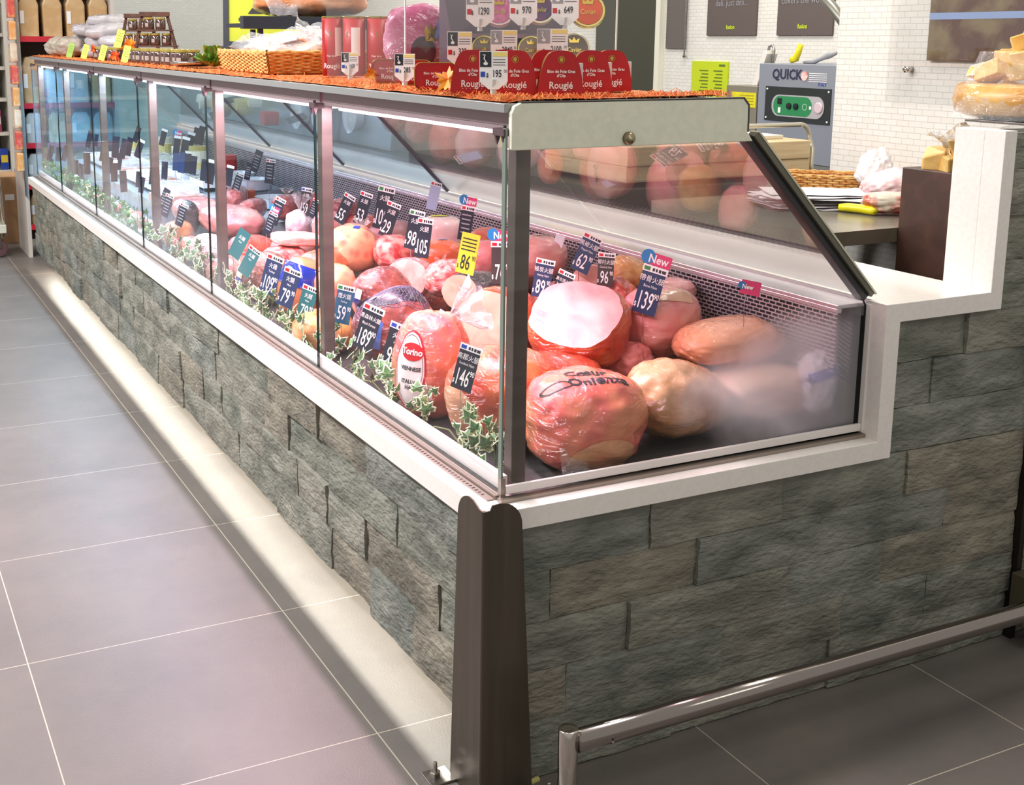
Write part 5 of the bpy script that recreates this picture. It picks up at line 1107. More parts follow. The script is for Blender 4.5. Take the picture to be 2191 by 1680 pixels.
# --- wicker baskets
wick = mat('wicker', (196, 132, 60), (222, 176, 104), ns=50, rough=.5, bs=90, bstr=.4)
def basket(label, c, lx, ly, h, rz=0, rows=9, r=.0042, flare=.08, step=.022):
    M = oriented(c, rz); o = empty('wicker_basket', c, label, 'basket')
    mb = MB(); per = []
    n1 = int(lx / step); n2 = int(ly / step)
    for i in range(n1): per.append((-lx / 2 + lx * i / n1, -ly / 2, 0, -1))
    for i in range(n2): per.append((lx / 2, -ly / 2 + ly * i / n2, 1, 0))
    for i in range(n1): per.append((lx / 2 - lx * i / n1, ly / 2, 0, 1))
    for i in range(n2): per.append((-lx / 2, ly / 2 - ly * i / n2, -1, 0))
    n = len(per)
    for j in range(rows):
        z = r + (h - 2 * r) * j / (rows - 1); f = 1 + flare * z / h; pts = []
        for i, (x, y, nx, ny) in enumerate(per + [per[0]]):
            s = (1 if (i + j) % 2 else -1) * r * .7; pts.append((x * f + nx * s, y * f + ny * s, z))
        mb.tube([M @ Vector(p) for p in pts], r, 5, cap=False)
    mb.build('weave', wick, o, smooth=True)
    mb = MB()
    for i, (x, y, nx, ny) in enumerate(per): mb.tube([M @ Vector((x, y, 0.002)), M @ Vector((x * (1 + flare), y * (1 + flare), h))], r * .6, 5)
    mb.build('stakes', mat('wicker_dark', (170, 106, 44), rough=.6), o)
    rim = [M @ Vector((x * (1 + flare), y * (1 + flare), h + .003 * math.sin(i * 2.2))) for i, (x, y, nx, ny) in enumerate(per + [per[0]])]
    rim2 = [M @ Vector((x * (1 + flare), y * (1 + flare), h + .003 * math.sin(i * 2.2 + PI) + .002)) for i, (x, y, nx, ny) in enumerate(per + [per[0]])]
    MB().tube(rim, r * 1.1, 6, cap=False).tube(rim2, r, 6, cap=False).build('rim', wick, o, smooth=True)
    MB().box((-lx / 2 * .98, -ly / 2 * .98, .002), (lx / 2 * .98, ly / 2 * .98, .008), M).build('base', MATS['wicker_dark'], o)
    return o
basket('rectangular wicker basket filled with film packs, on top of the case', (.235, 1.80, MZ), .300, .520, .060, rz=-.03, rows=11, r=.0045, step=.026)
coldc = [mat('pack_pink', (206, 140, 120), (226, 190, 170), ns=12, rough=.35, film=True, cstr=1.0), mat('pack_orange', (206, 120, 70), (230, 170, 120), ns=12, rough=.35, film=True, cstr=1.0)]
for i, (x, y, z, rz, rx_, lb) in enumerate(((.20, 1.70, 1.362, -.4, .35, 'film pack of cold cuts with a white sticker, right on top in the wicker basket'), (.24, 1.86, 1.360, .3, .25, 'film pack of orange-pink cold cuts in the middle of the wicker basket'), (.20, 1.96, 1.350, .9, .2, 'film pack of cold cuts at the left end of the wicker basket'), (.30, 1.74, 1.372, 1.2, .5, 'crumpled film pack sticking up at the back of the wicker basket'))):
    g_ = MB(); M = Matrix.Translation((x, y, z)) @ Euler((rx_, -.2, rz)).to_matrix().to_4x4()
    g_.grid(lambda u, v: Vector(((u - .5) * .17, (v - .5) * .13, .012 * math.sin(u * PI) * math.sin(v * PI) + .010 * noise.noise(Vector((u * 5, v * 5, i * 3))))), 14, 10, M)
    o = tag(g_.build('cold_cut_pack', coldc[i % 2], solid=.006, smooth=True, at=(x, y, z)), lb, 'pack')
    if i in (0, 3): MB().box((-.03, -.02, .026), (.02, .022, .0275), M).build('sticker', white, o)
    g_ = MB(); g_.grid(lambda u, v: Vector(((u - .5) * .22, (v - .5) * .18, .03 * noise.noise(Vector((u * 4, v * 4, 9 + i))) + .02)), 12, 10, M); g_.build('film', filmw, o, smooth=True)
# --- black shelf rack over the basket with a big wrapped ham, and the chalk sign
rk = empty('ham_rack', (.50, 2.55, MZ), 'low black metal rack carrying the big orange-brown ham above the basket', 'rack')
bk = mat('rack_black', (34, 40, 52), rough=.45)
MB().box((.312, 2.56, 1.423), (.86, 2.60, 1.469)).build('front_bar', bk, rk, bevel=.001); MB().box((.36, 2.60, 1.43), (.86, 2.95, 1.445)).build('tray_frame', bk, rk)
for x, y in ((.385, 2.59), (.475, 2.97)): MB().box((x - .009, y - .009, MZ - .004), (x + .009, y + .009, 1.424)).build('leg', bk, rk)
bh = ham('big orange-brown ham wrapped in film lying on the black rack', (.655, 2.78, 1.545), (.235, .14, .082), mat('cured_ham', (206, 120, 60), (226, 180, 150), ns=7, rough=.4, film=True, cstr=.6), (0, 0, -8), pw=2.4, disp=.10, seed=210)
loose(bh, [(.45, 2.66, 1.475), (.55, 2.64, 1.472), (.57, 2.70, 1.60), (.43, 2.74, 1.60)], m=filmw, seed=3)
sg = empty('chalk_sign', (.60, 3.1, MZ), 'black-framed yellow sign reading 219 in slanted black digits, on an easel', 'sign')
Ms = frame_M((.640, 3.10, 1.545), (-.46, -.88, .10)); sw, sh = .44, .34
MB().prism([(-sw / 2, -sh / 2), (sw / 2, -sh / 2), (sw / 2, sh / 2), (-sw / 2, sh / 2)], 'z', -.01, -.002, Ms).build('panel', mat('sign_yellow', (196, 206, 40), rough=.5), sg)
fr = MB()
for a, b in (((-sw / 2 - .022, -sh / 2 - .022), (-sw / 2, sh / 2)), ((sw / 2, -sh / 2 - .022), (sw / 2 + .022, sh / 2)), ((-sw / 2, -sh / 2 - .022), (sw / 2, -sh / 2)), ((-sw / 2, sh / 2), (sw / 2, sh / 2 + .02))):
    fr.prism([(a[0], a[1]), (b[0], a[1]), (b[0], b[1]), (a[0], b[1])], 'z', -.014, .004, Ms)
fr.build('frame', bk, sg)
t = MB(); Mt = Ms @ Matrix.Translation((-.06, -.02, 0)) @ Matrix(((1, .30, 0, 0), (0, 1, 0, 0), (0, 0, 1, 0), (0, 0, 0, 1)))
put_text(t, '219', .22, Mt, .62, .0, dx=.03, dy=.03); put_text(t, '$', .055, Ms, .7, .0, dx=-.17, dy=-.09); t.build('lettering', darkp, sg)
MB().prism([(-sw / 2 - .07, -sh / 2 - .050), (sw / 2 + .04, -sh / 2 - .050), (sw / 2 + .04, -sh / 2 - .022), (-sw / 2 - .07, -sh / 2 - .022)], 'z', -.03, .035, Ms).build('easel_shelf', bk, sg, bevel=.002)
for dx in (-.18, .18): MB().tube([Ms @ Vector((dx, -sh / 2 - .05, -.012)), Vector(((Ms @ Vector((dx, 0, 0))).x, (Ms @ Vector((dx, 0, -.05))).y, MZ if dx < 0 else 1.0))], .012, 8).build('leg', bk, sg)
# --- lettuce and silver tray
random.seed(31)
def lettuce(label, c, n, s, m, m2):
    root = None; mb = MB()
    for k in range(n):
        a = random.uniform(0, 2 * PI); el = random.uniform(.15, 1.2); L_ = s * random.uniform(.6, 1)
        d = Vector((math.cos(a) * math.cos(el), math.sin(a) * math.cos(el), math.sin(el))); w_ = d.cross(Vector((0, 0, 1))).normalized(); n_ = w_.cross(d)
        def fn(u, v):
            ww = (u - .5) * L_ * .9 * math.sin(min(1, v * 1.2 + .15) * PI * .6)
            return Vector(c) + d * L_ * v + w_ * ww + n_ * (abs(u - .5) * L_ * .35 + .10 * L_ * math.sin(u * 17 + k) * v) + Vector((0, 0, .004))
        mb.mi = 0; mb.grid(fn, 12, 7)
    return tag(mb.build('lettuce_bunch', m, smooth=True, at=c), label, 'lettuce')
lett = mat('lettuce_green', (86, 128, 40), (176, 190, 90), ns=18, rough=.45, coat=.3)
lettuce('bunch of green artificial lettuce leaves left of the wicker basket', (.125, 2.30, MZ), 18, .080, lett, None)
lettuce('sprig of lettuce leaves behind the left end of the basket', (.24, 2.50, MZ), 8, .07, lett, None)
tag(MB().lathe([(0, .004), (.05, .004), (.075, .012), (.08, .020), (.077, .020), (.05, .008), (0, .006)], (.085, 2.43, MZ), 32).build('silver_dish', chrome, smooth=True, at=(.085, 2.43, MZ)), 'small polished silver dish beside the lettuce leaves', 'dish')
# --- jars in rows and on two ladder racks
jarm = mat('jar_dark', (66, 44, 40), (96, 66, 56), ns=20, rough=.12, coat=1); lidm = mat('lid_gold', (206, 186, 96), rough=.3, metal=.7); jlab = mat('jar_label', (160, 146, 138), rough=.5)
def jar(x, y, z, label, group, h=.058, r=.026):
    o = tag(MB().lathe([(0, 0), (r * .92, 0), (r, .005), (r, h * .78), (r * .86, h * .86)], (x, y, z), 14).build('jar', jarm, smooth=True, at=(x, y, z)), label, 'jar', group)
    MB().lathe([(r * .92, h * .86), (r * .94, h), (r * .86, h * 1.02), (0, h * 1.02)], (x, y, z), 14).build('lid', lidm, o)
    g_ = MB(); g_.grid(lambda u, v: Vector((x + r * 1.02 * math.cos(math.radians(-150 + 38 * u)), y + r * 1.02 * math.sin(math.radians(-150 + 38 * u)), z + h * (.24 + .30 * v))), 4, 1); g_.build('label', jlab, o)
for i in range(11): jar(.085 + .006 * (i % 2), 2.58 + i * .085, MZ, 'dark jar with gold lid in the long front row on the raffia', 'jars in the long front row')
for i in range(5): jar(.075, 3.66 + i * .115, MZ, 'dark jar with gold lid in the short row at the far end', 'jars in the short far row')
for i in range(9): jar(.160, 2.70 + i * .085, MZ, 'dark jar with gold lid in the second row on the raffia', 'jars in the second row')
wdm = mat('rack_wood', (78, 48, 38), (96, 60, 46), ns=30, rough=.55)
def ladder(label, c, rz, grp):
    o = empty('jar_rack', c, label, 'rack'); M = oriented(c, rz)
    for s in (-1, 1):
        MB().tube([M @ Vector((s * .100, -.05, 0)), M @ Vector((s * .055, 0, .205))], .008, 4).tube([M @ Vector((s * .100, .05, 0)), M @ Vector((s * .055, 0, .205))], .008, 4).build('side_frame', wdm, o)
    MB().box((-.066, -.02, .196), (.066, .02, .217), M).build('top_board', wdm, o, bevel=.002)
    for j, (z, w_) in enumerate(((.062, .080), (.132, .060))):
        MB().box((-w_ - .02, -.035, z), (w_ + .02, .035, z + .007), M).build('shelf', wdm, o)
        n = 3 if j == 0 else 2
        for i in range(n):
            p = M @ Vector(((i - (n - 1) / 2) * .050, -.010, z + .0075)); jar(p.x, p.y, p.z, 'dark jar with gold lid standing on the ' + grp, 'jars on the ' + grp, .052, .023)
ladder('dark wooden ladder-shaped jar rack, the taller nearer one', (.262, 3.75, MZ), -.3, 'nearer wooden rack')
ladder('dark wooden ladder-shaped jar rack, the farther left one', (.290, 4.22, MZ), -.3, 'farther wooden rack')
# small lime cards before the jars
lime = mat('card_lime', (206, 222, 90), rough=.6); limd = mat('card_green', (150, 186, 80), rough=.6)
for (x, y, h, m, lb) in ((.045, 3.35, .070, lime, 'slim lime price card leaning before the long jar row'), (.045, 3.85, .070, lime, 'slim lime price card before the short far jar row'), (.045, 4.30, .070, lime, 'slim lime price card left of the far jars, by the orange leaf'), (.050, 4.75, .075, limd, 'darker green price card, the farthest left of the slim ones'), (.135, 3.92, .085, lime, 'lime price card raised above the jars before the racks')):
    M = frame_M((x, y, MZ + h / 2 + (.055 if h > .08 else 0)), (-.6, -.78, .15), roll=-.25)
    o = tag(MB().prism([(-h * .22, -h / 2), (h * .22, -h / 2), (h * .22, h / 2), (-h * .22, h / 2)], 'z', -.001, 0, M).build('price_card', m, at=tuple(M.translation)), lb, 'price card')
    t = MB()
    for q in range(4): t.prism([(-h * .16, h * (.28 - .14 * q)), (h * .14, h * (.28 - .14 * q)), (h * .14, h * (.31 - .14 * q)), (-h * .16, h * (.31 - .14 * q))], 'z', .0002, .0005, M)
    t.build('lettering', mat('lime_ink', (120, 140, 40), rough=.6), o)
# heap of film-wrapped cheese packs at the far end of the roof
random.seed(41)
wp = mat('wrapped_white', (168, 162, 166), (196, 190, 188), ns=14, rough=.35, film=True, cstr=1.0)
kk = 0
for row, (z, n, y0) in enumerate(((MZ + .030, 6, 4.40), (MZ + .085, 5, 4.55), (MZ + .140, 4, 4.65), (MZ + .19, 2, 4.85))):
    for i in range(n):
        y = y0 + i * .19; x = .22 + .05 * (row % 2) + .03 * (i % 2)
        o = ham('whitish film-wrapped cheese pack in the heap at the far end of the case top', (x, y, z), (.11, .085, .032), wp, (random.uniform(-8, 8), random.uniform(-8, 8), random.uniform(-30, 30)), pw=3.2, disp=.07, seed=220 + kk, name='cheese_pack', cat='cheese', group='film-wrapped cheese packs in the heap', sub=3)
        if kk % 4 == 0: decal(o, 'label', jlab, gridgeo(.05, .03, 4, 4), (-.6, -.75, .3), (0, 0, 1), (0, 0), lift=.003)
        kk += 1
for i, (x, y) in enumerate(((.10, 5.05), (.09, 5.25), (.12, 5.45), (.20, 5.60))):
    ham('crumpled clear bag of pale bread rolls at the far corner of the case top', (x, y, MZ + .052), (.08, .09, .054), mat('bag_beige', (160, 146, 126), (190, 178, 166), ns=14, rough=.35, film=True, cstr=1.2), (0, 0, i * 30), pw=2.3, disp=.14, seed=260 + i, name='bread_bag', cat='bag', group='crumpled bags at the far corner', sub=4)

# ================================================================== BEHIND THE COUNTER (staff side)
ss = mat('table_steel', (158, 150, 134), (140, 132, 116), ns=5, rough=.26, metal=.55)
dk = mat('under_dark', (24, 26, 28), rough=.7)
tb = empty('steel_table', (1.6, .9, 0), 'stainless steel work table with a deep front lip behind the display case', 'table')
MB().box((1.205, .50, .862), (1.62, 1.24, .900)).box((1.62, .50, .8995), (2.01, 1.24, .900)).box((1.62, .50, .862), (2.01, .53, .8995)).build('tabletop', ss, tb, bevel=.002)
for x, y in ((1.26, .56), (1.92, .56), (1.26, 1.18), (1.92, 1.18)): MB().box((x - .02, y - .02, 0), (x + .02, y + .02, .861)).build('leg', steelD, tb)
MB().box((1.24, .55, .25), (1.97, 1.2, .27)).build('under_shelf', dk, tb)
pb_ = empty('prep_bench', (2.2, 2.2, 0), 'dark low bench behind the steel table carrying the boards and the machine', 'bench')
MB().box((1.22, 1.50, 0.0), (3.0, 3.1, .900)).build('body', mat('bench_body', (92, 90, 82), rough=.5, metal=.4), pb_, bevel=.003)
basket('small shallow wicker tray with clear wrap on the steel table', (1.868, 1.13, .9005), .34, .15, .060, rz=-.78, rows=8, r=.0036, flare=.06, step=.018)
# stack of papers
random.seed(51)
pa = mat('paper_white', (232, 228, 232), rough=.6)
for i in range(9):
    rz = random.uniform(-.35, .25); x, y = 1.575 + random.uniform(-.03, .04), .930 + random.uniform(-.03, .03); z = .902 + i * .0045
    M = Matrix.Translation((x, y, z)) @ Matrix.Rotation(rz - .4, 4, 'Z'); g_ = MB()
    g_.grid(lambda u, v: Vector(((u - .5) * .30, (v - .5) * .20, .002 + .006 * noise.noise(Vector((u * 3, v * 3, i * 2))) * (.3 + u))), 8, 6, M)
    tag(g_.build('paper_sheet', pa, solid=.0008, at=(x, y, z)), 'white paper sheet in the untidy stack on the steel table', 'paper', 'papers in the untidy stack')
kn = tag(MB().tube([(1.548, .795, .914), (1.560, .775, .915), (1.575, .74, .915), (1.580, .700, .914), (1.578, .685, .912)], [.010, .013, .0135, .013, .009], 10).build('knife_handle', mat('bright_yellow', (226, 214, 20), rough=.35), smooth=True), 'bright yellow plastic knife handle lying on the steel table', 'knife')
p = ham('clear-wrapped pack of pale and red diced meat on the steel table corner', (1.665, .690, .934), (.095, .055, .030), mat('meat_pack', (206, 196, 176), (190, 84, 60), ns=7, lo=.5, hi=.58, rough=.35, film=True, cstr=1.0), (0, 0, -35), pw=3, disp=.08, seed=301, name='meat_pack', cat='pack')
ham('big pink and white paper-wrapped parcel before the mosaic wall', (1.840, .880, .950), (.085, .075, .050), mat('parcel_pink', (232, 214, 214), (226, 170, 170), ns=6, lo=.45, hi=.6, rough=.5, film=True, cstr=.9), (0, -15, -30), pw=2.4, disp=.16, seed=302, name='parcel', cat='parcel')
o = ham('crumpled white wrapping standing up behind the pink parcel', (1.88, .99, .985), (.055, .05, .065), mat('wrap_white', (236, 230, 228), rough=.5, bs=20, bstr=.9, bdist=.03), (0, 15, 0), pw=2.0, disp=.25, seed=303, name='wrapping_paper', cat='paper')
# dark wooden bucket with bagged cheese blocks
bx = empty('dark_bin', (1.66, .6, 0), 'tall dark brown bin behind the quartz pillar holding bagged cheese pieces', 'bin')
MB().box((1.472, .30, 0.50), (1.99, .4985, 1.062)).build('bin_front', mat('bin_brown', (66, 42, 32), (80, 52, 40), ns=14, rough=.45), bx, bevel=.003)
MB().box((1.53, .34, 0), (1.9, .44, .4995)).build('bin_body', MATS['bin_brown'], bx)
chy = mat('cheese_chunk', (214, 168, 84), (226, 190, 116), ns=18, rough=.5, coat=.6)
random.seed(61)
def chunk(c, s, label, grp):
    import bmesh
    bm = bmesh.new(); bmesh.ops.create_cube(bm, size=1.0)
    for v in bm.verts: v.co = Vector((v.co.x * s * random.uniform(.8, 1.3), v.co.y * s * random.uniform(.6, 1.1), v.co.z * s * random.uniform(.4, .9)))
    rr = Euler((random.uniform(-.4, .4), random.uniform(-.4, .4), random.uniform(0, 6))).to_matrix(); mb = MB(); bm.verts.index_update()
    mb.v = [tuple(Vector(c) + rr @ v.co) for v in bm.verts]; mb.f = [[v.index for v in f_.verts] for f_ in bm.faces]; mb.m = [0] * len(mb.f); bm.free()
    return tag(mb.build('cheese_chunk', chy, bevel=s * .06, at=c), label, 'cheese', grp)
for i, (x, y, z) in enumerate(((1.53, .44, 1.086), (1.60, .42, 1.086), (1.68, .43, 1.086), (1.56, .38, 1.120), (1.63, .40, 1.128), (1.76, .42, 1.086), (1.52, .36, 1.082), (1.60, .34, 1.084))):
    chunk((x, y, z), .074, 'yellow cheese chunk bagged on top of the dark bin', 'cheese chunks on the dark bin')
fb = MB(); fb.grid(lambda u, v: Vector((1.475 + u * .46, .325 - .02 * math.sin(u * 9) , 1.064 + v * .115 * (1 - .35 * abs(u - .4)) + .012 * noise.noise(Vector((u * 9, v * 5, 3))))), 22, 10)
fb.grid(lambda u, v: Vector((1.475 + u * .40, .34 + v * .09, 1.15 + .05 * noise.noise(Vector((u * 6, v * 4, 7))) - .03 * u)), 16, 8)
tag(fb.build('clear_bag', film, smooth=True), 'crinkled clear plastic bag covering the cheese on the dark bin', 'bag')
# cheese wheel behind the pillar
cw = mat('wheel_rind', (196, 134, 44), (214, 166, 84), ns=12, rough=.35, film=True, cstr=1.1)
shf = tag(MB().box((1.43, .0, 1.1965), (2.0, .275, 1.2025)).build('top_shelf', steel, bevel=.001), 'thin steel shelf capping the stone wall right of the quartz pillar', 'shelf')
wc = (1.632, .215, 1.203)
wh = tag(MB().lathe([(.165, 0), (.205, .014), (.212, .045), (.205, .078), (.190, .086), (.0, .088)], wc, 56).build('round_cheese', cw, smooth=True, at=wc), 'large golden cheese wheel in clear wrap on the steel shelf right of the pillar', 'cheese')
for i in range(19):
    a = 2 * PI * i / 11 + (.3 if i > 10 else 0); r = .145 if i < 11 else .085; z = 1.315 if i < 11 else 1.352
    chunk((wc[0] + r * math.cos(a), wc[1] + r * math.sin(a), z), .060, 'yellow cheese chunk heaped on the large golden wheel', 'cheese chunks on the wheel')
for i, (dx, dy) in enumerate(((-.05, -.04), (.04, .03), (.06, -.06), (-.02, .06))): chunk((wc[0] + dx, wc[1] + dy, 1.388), .062, 'yellow cheese chunk heaped on the large golden wheel', 'cheese chunks on the wheel')
fb = MB(); fb.grid(lambda u, v: Vector((wc[0] + (.225 + .012 * noise.noise(Vector((u * 22, v * 5, 1)))) * math.cos(PI * (.85 + u * 1.0)) * (1 - .25 * v), wc[1] + .225 * math.sin(PI * (.85 + u * 1.0)) * (1 - .25 * v), 1.205 + v * .16)), 40, 10)
tag(fb.build('clear_bag', film, smooth=True), 'crinkled clear plastic wrap around the large golden cheese wheel', 'bag')
# cutting boards
bdm = mat('board_wood', (224, 200, 160), (212, 186, 144), ns=4, stretch=(1, 1, 16), rough=.5); bdw = mat('board_top', (238, 232, 214), rough=.5)
MBo = tag(MB().box((1.30, 1.52, .9175), (2.10, 2.05, .972)).build('cutting_board', bdm, bevel=.004), 'thick pale cutting board, the lower of two stacked behind the case', 'cutting board')
for a, b in (((1.32, 1.54), (1.36, 2.03)), ((2.04, 1.54), (2.08, 2.03))): MB().box((a[0], a[1], .9005), (b[0], b[1], .9172)).build('foot', black, MBo)
tag(MB().box((1.30, 1.515, .9725), (2.095, 2.05, 1.038)).build('cutting_board', bdm, bevel=.004), 'thick pale cutting board, topmost of the two stacked behind the case', 'cutting board')
bt = tag(MB().box((1.30, 1.60, 1.0385), (2.04, 2.05, 1.052)).build('board_mat', bdw, bevel=.002), 'thin white plastic board lying on the topmost cutting board', 'cutting board')
# tubular hoop rack round the boards
hp = []
for k in range(9): a = math.radians(90 * k / 8); hp.append((2.10 + .045 * math.sin(a), 1.58, 1.045 + .045 * math.cos(a) ))
rack = tag(MB().tube([(1.78, 1.58, 1.02), (1.80, 1.58, 1.075), (1.84, 1.58, 1.090), (2.10, 1.58, 1.090)] + hp + [(2.145, 1.56, 1.0), (2.125, 1.54, .95), (2.12, 1.53, .902)], .0085, 10).build('hoop_rack', mat('satin_tube', (206, 200, 184), rough=.25, metal=.8), smooth=True), 'bent satin steel tube hoop standing over the cutting boards', 'rack')
# vacuum machine
mc = empty('vacuum_machine', (2.6, 2.0, .9), 'blue-grey vacuum packing machine with a green oval control panel', 'machine')
mg_ = mat('machine_blue_grey', (140, 144, 154), rough=.4, metal=.2)
MB().box((2.45, 1.74, .9005), (2.85, 2.232, 1.297)).build('body', mg_, mc, bevel=.003)
MB().box((2.447, 1.80, 1.063), (2.4495, 2.182, 1.204)).build('bezel', mat('bezel_black', (30, 30, 26), rough=.3, coat=.6), mc)
Mm = frame_M((2.4465, 1.985, 1.128), (-1, 0, 0))
MB().prism([(x, y) for x, y in rrect(.305, .088, .042, 8)], 'z', .0, .002, Mm).build('panel_rim', mat('panel_silver', (200, 194, 196), rough=.3, metal=.4), mc)
MB().prism([(x - .028, y) for x, y in rrect(.225, .078, .036, 8)], 'z', .0021, .003, Mm).build('green_panel', mat('panel_green', (40, 130, 78), rough=.4), mc)
k_ = MB()
for dx in (-.045, -.004): k_.lathe([(.013, 0), (.013, .006), (0, .007)], (dx, 0, .003), 16, Mm)
k_.box((-.115, .006, .003), (-.09, .03, .005), Mm); k_.build('knobs', black, mc)
k_ = MB().box((-.11, -.03, .003), (-.095, -.008, .0045), Mm).box((.072, -.008, .003), (.084, .004, .0045), Mm); k_.build('buttons', white, mc)
k_ = MB(); n_ = 24; k_.add([(.045 + math.cos(2 * PI * k / n_) * r, math.sin(2 * PI * k / n_) * r, .0035) for r in (.013, .0115) for k in range(n_)], [(k, (k + 1) % n_, n_ + (k + 1) % n_, n_ + k) for k in range(n_)], Mm); k_.build('ring_mark', white, mc)
MB().lathe([(.022, 0), (.022, .004), (.019, .006), (0, .0058)], (.124, 0, .002), 24, Mm).build('gauge', mat('gauge_pink', (214, 190, 196), rough=.3), mc)
for y, z in ((1.812, 1.075), (2.17, 1.075), (1.812, 1.193), (2.17, 1.193)): MB().lathe([(.004, 0), (.004, .003), (0, .004)], M=frame_M((2.4468, y, z), (-1, 0, 0)), n=10).build('screw', white, mc)
Mq = frame_M((2.4495, 1.985, 1.245), (-1, 0, 0)); t = MB(); put_text(t, 'QUICK', .056, Mq, 1.0, .0018, dx=-.075, dy=.008); t.build('lettering', mat('ink_navy', (44, 44, 70), rough=.4), mc)
t = MB(); put_text(t, 'ITALY', .018, Mq, 1.0, .0004, dx=.13, dy=-.026); t.build('small_lettering', bluep, mc)
MB().prism([(x + .028, y + .006) for x, y in disc(.019, 20)], 'z', .001, .0018, Mq).build('red_globe', mat('globe_salmon', (226, 140, 130), (236, 206, 200), ns=90, rough=.5), mc)
t = MB()
for q in range(5): t.box((.055, .016 - q * .008, .001), (.155, .0185 - q * .008, .0014), Mq)
t.build('white_stripes', white, mc)
tag(MB().tube([(2.49, 2.085, 1.312), (2.49, 2.06, 1.318), (2.49, 2.045, 1.345), (2.49, 2.035, 1.375)], [.013, .015, .013, .012], 10).build('yellow_handle', mat('bright_yellow', (226, 214, 20)), smooth=True), 'yellow plastic handle standing on the vacuum machine', 'tool')
tag(MB().tube([(2.50, 2.02, 1.304), (2.50, 1.96, 1.308), (2.50, 1.93, 1.318), (2.50, 1.88, 1.335), (2.50, 1.84, 1.343)], [.006, .010, .008, .014, .006], 10).build('sharpening_tool', grayp, smooth=True), 'grey curved tool lying on top of the vacuum machine', 'tool')
# small steel cabinet with yellow notice and slicer plate
cb = tag(MB().box((2.45, 2.238, .9005), (2.80, 2.44, 1.200)).build('steel_cabinet', mat('cabinet_beige_steel', (150, 142, 124), rough=.35, metal=.5), bevel=.002), 'beige-grey steel cabinet left of the vacuum machine with a yellow notice', 'cabinet')
yn = MB().box((2.4475, 2.242, 1.110), (2.4495, 2.400, 1.172)).build('yellow_notice', mat('notice_yellow', (222, 212, 20), (210, 196, 20), ns=60, rough=.5), cb)
t = MB()
for q in range(4): t.box((2.4468, 2.255, 1.122 + q * .012), (2.4474, 2.345, 1.125 + q * .012))
t.build('notice_print', mat('notice_ink', (150, 140, 20), rough=.5), yn)
sp_ = empty('slicer_plate', (2.6, 2.30, 1.2), 'slanted white slicer plate with metal hook on the steel cabinet', 'slicer')
MB().prism([(2.30, 1.2005), (2.335, 1.2005), (2.272, 1.345), (2.255, 1.350), (2.248, 1.335)], 'x', 2.50, 2.56).build('plate', mat('plate_white', (226, 220, 212), rough=.3), sp_, bevel=.002)
MB().tube([(2.53, 2.275, 1.33), (2.53, 2.270, 1.365), (2.53, 2.250, 1.372), (2.53, 2.238, 1.350), (2.53, 2.244, 1.31), (2.53, 2.245, 1.201)], .006, 8).build('hook', steel, sp_, smooth=True)
# wall signs
def wall_panel(name, label, y0, y1, z0, z1, m, cat='sign', x=3.2, t_=.012):
    return tag(MB().box((x - t_, y0, z0), (x - .0005, y1, z1)).build(name, m, bevel=.001), label, cat)
brn = mat('poster_brown', (92, 80, 76), rough=.5)
p1_ = wall_panel('poster', 'dark brown poster with pale text and a small lime word, left of two', 3.143, 3.541, 1.417, 1.95, brn, 'poster')
p2_ = wall_panel('poster', 'dark brown poster reading covers the world, right of two', 2.60, 2.985, 1.417, 1.95, brn, 'poster')
for pp, y, tx in ((p1_, 3.342, ('deli, just deli...', '')), (p2_, 2.80, ('covers the world', ''))):
    M = frame_M((3.187, y, 1.575), (-1, 0, 0)); t = MB(); put_text(t, tx[0], .048, M, .95, .0, dy=.01); t.build('pale_lettering', grayp, pp)
    t = MB(); put_text(t, 'fusion', .030, M, .95, .001, dy=-.115); t.build('lime_lettering', mat('lime', (190, 206, 40), rough=.5), pp)
gn = wall_panel('green_notice', 'lime green notice with small dark printed lines on the tiled wall', 3.350, 3.654, 1.085, 1.281, mat('notice_lime', (190, 206, 20), rough=.5), 'notice')
t = MB()
for cidx in (3.43, 3.55):
    for q in range(7): t.box((3.1868, cidx - .04, 1.12 + q * .018), (3.1876, cidx + .035 - .01 * (q % 3), 1.126 + q * .018))
t.box((3.1868, 3.37, 1.255), (3.1876, 3.42, 1.266)); t.build('printed_lines', mat('lime_dark', (90, 110, 30), rough=.5), gn)
dkp = wall_panel('dark_door_panel', 'tall dark brushed steel door panel behind the caviar display', 3.98, 4.60, .0, 2.4, mat('door_steel_dark', (96, 96, 84), rough=.35, metal=.8), 'door panel', t_=.03)
MB().box((3.165, 3.935, 0), (3.199, 3.978, 2.4)).build('pale_edge', mat('edge_pale', (226, 222, 206), rough=.4), dkp)
hb = wall_panel('hanging_strip', 'narrow dark grey panel hanging right of the tall door panel', 3.73, 3.905, 1.345, 2.0, mat('strip_greybrown', (100, 92, 88), rough=.4), 'panel')
MB().tube([(3.18, 3.718, 1.31), (3.18, 3.718, 2.0)], .005, 8).lathe([(0, -.012), (.012, 0), (0, .012)], (3.18, 3.718, 1.305), 12).build('cord', steel, hb)
tag(MB().lathe([(.05, 0), (.075, .05), (.078, .06), (.074, .06), (.05, .006), (0, .004)], (2.60, 2.80, 1.0), 28).lathe([(.05, -.098), (.05, 0)], (2.60, 2.80, 1.0), 20).build('white_bowl', mat('bowl_white', (236, 232, 222), rough=.3), smooth=True), 'white bowl seen just over the straw mat, before the green notice', 'bowl')
mr = empty('leaning_tube', (3.1, 2.5, 1.5), 'slanting grey metal tube high up beside the mosaic wall', 'tube')
MB().tube([(2.60, 2.16, 1.66), (2.60, 1.98, 1.52), (2.60, 1.80, 1.36)], .022, 14).build('tube', mat('tube_grey', (130, 128, 118), rough=.35, metal=.6), mr, smooth=True)
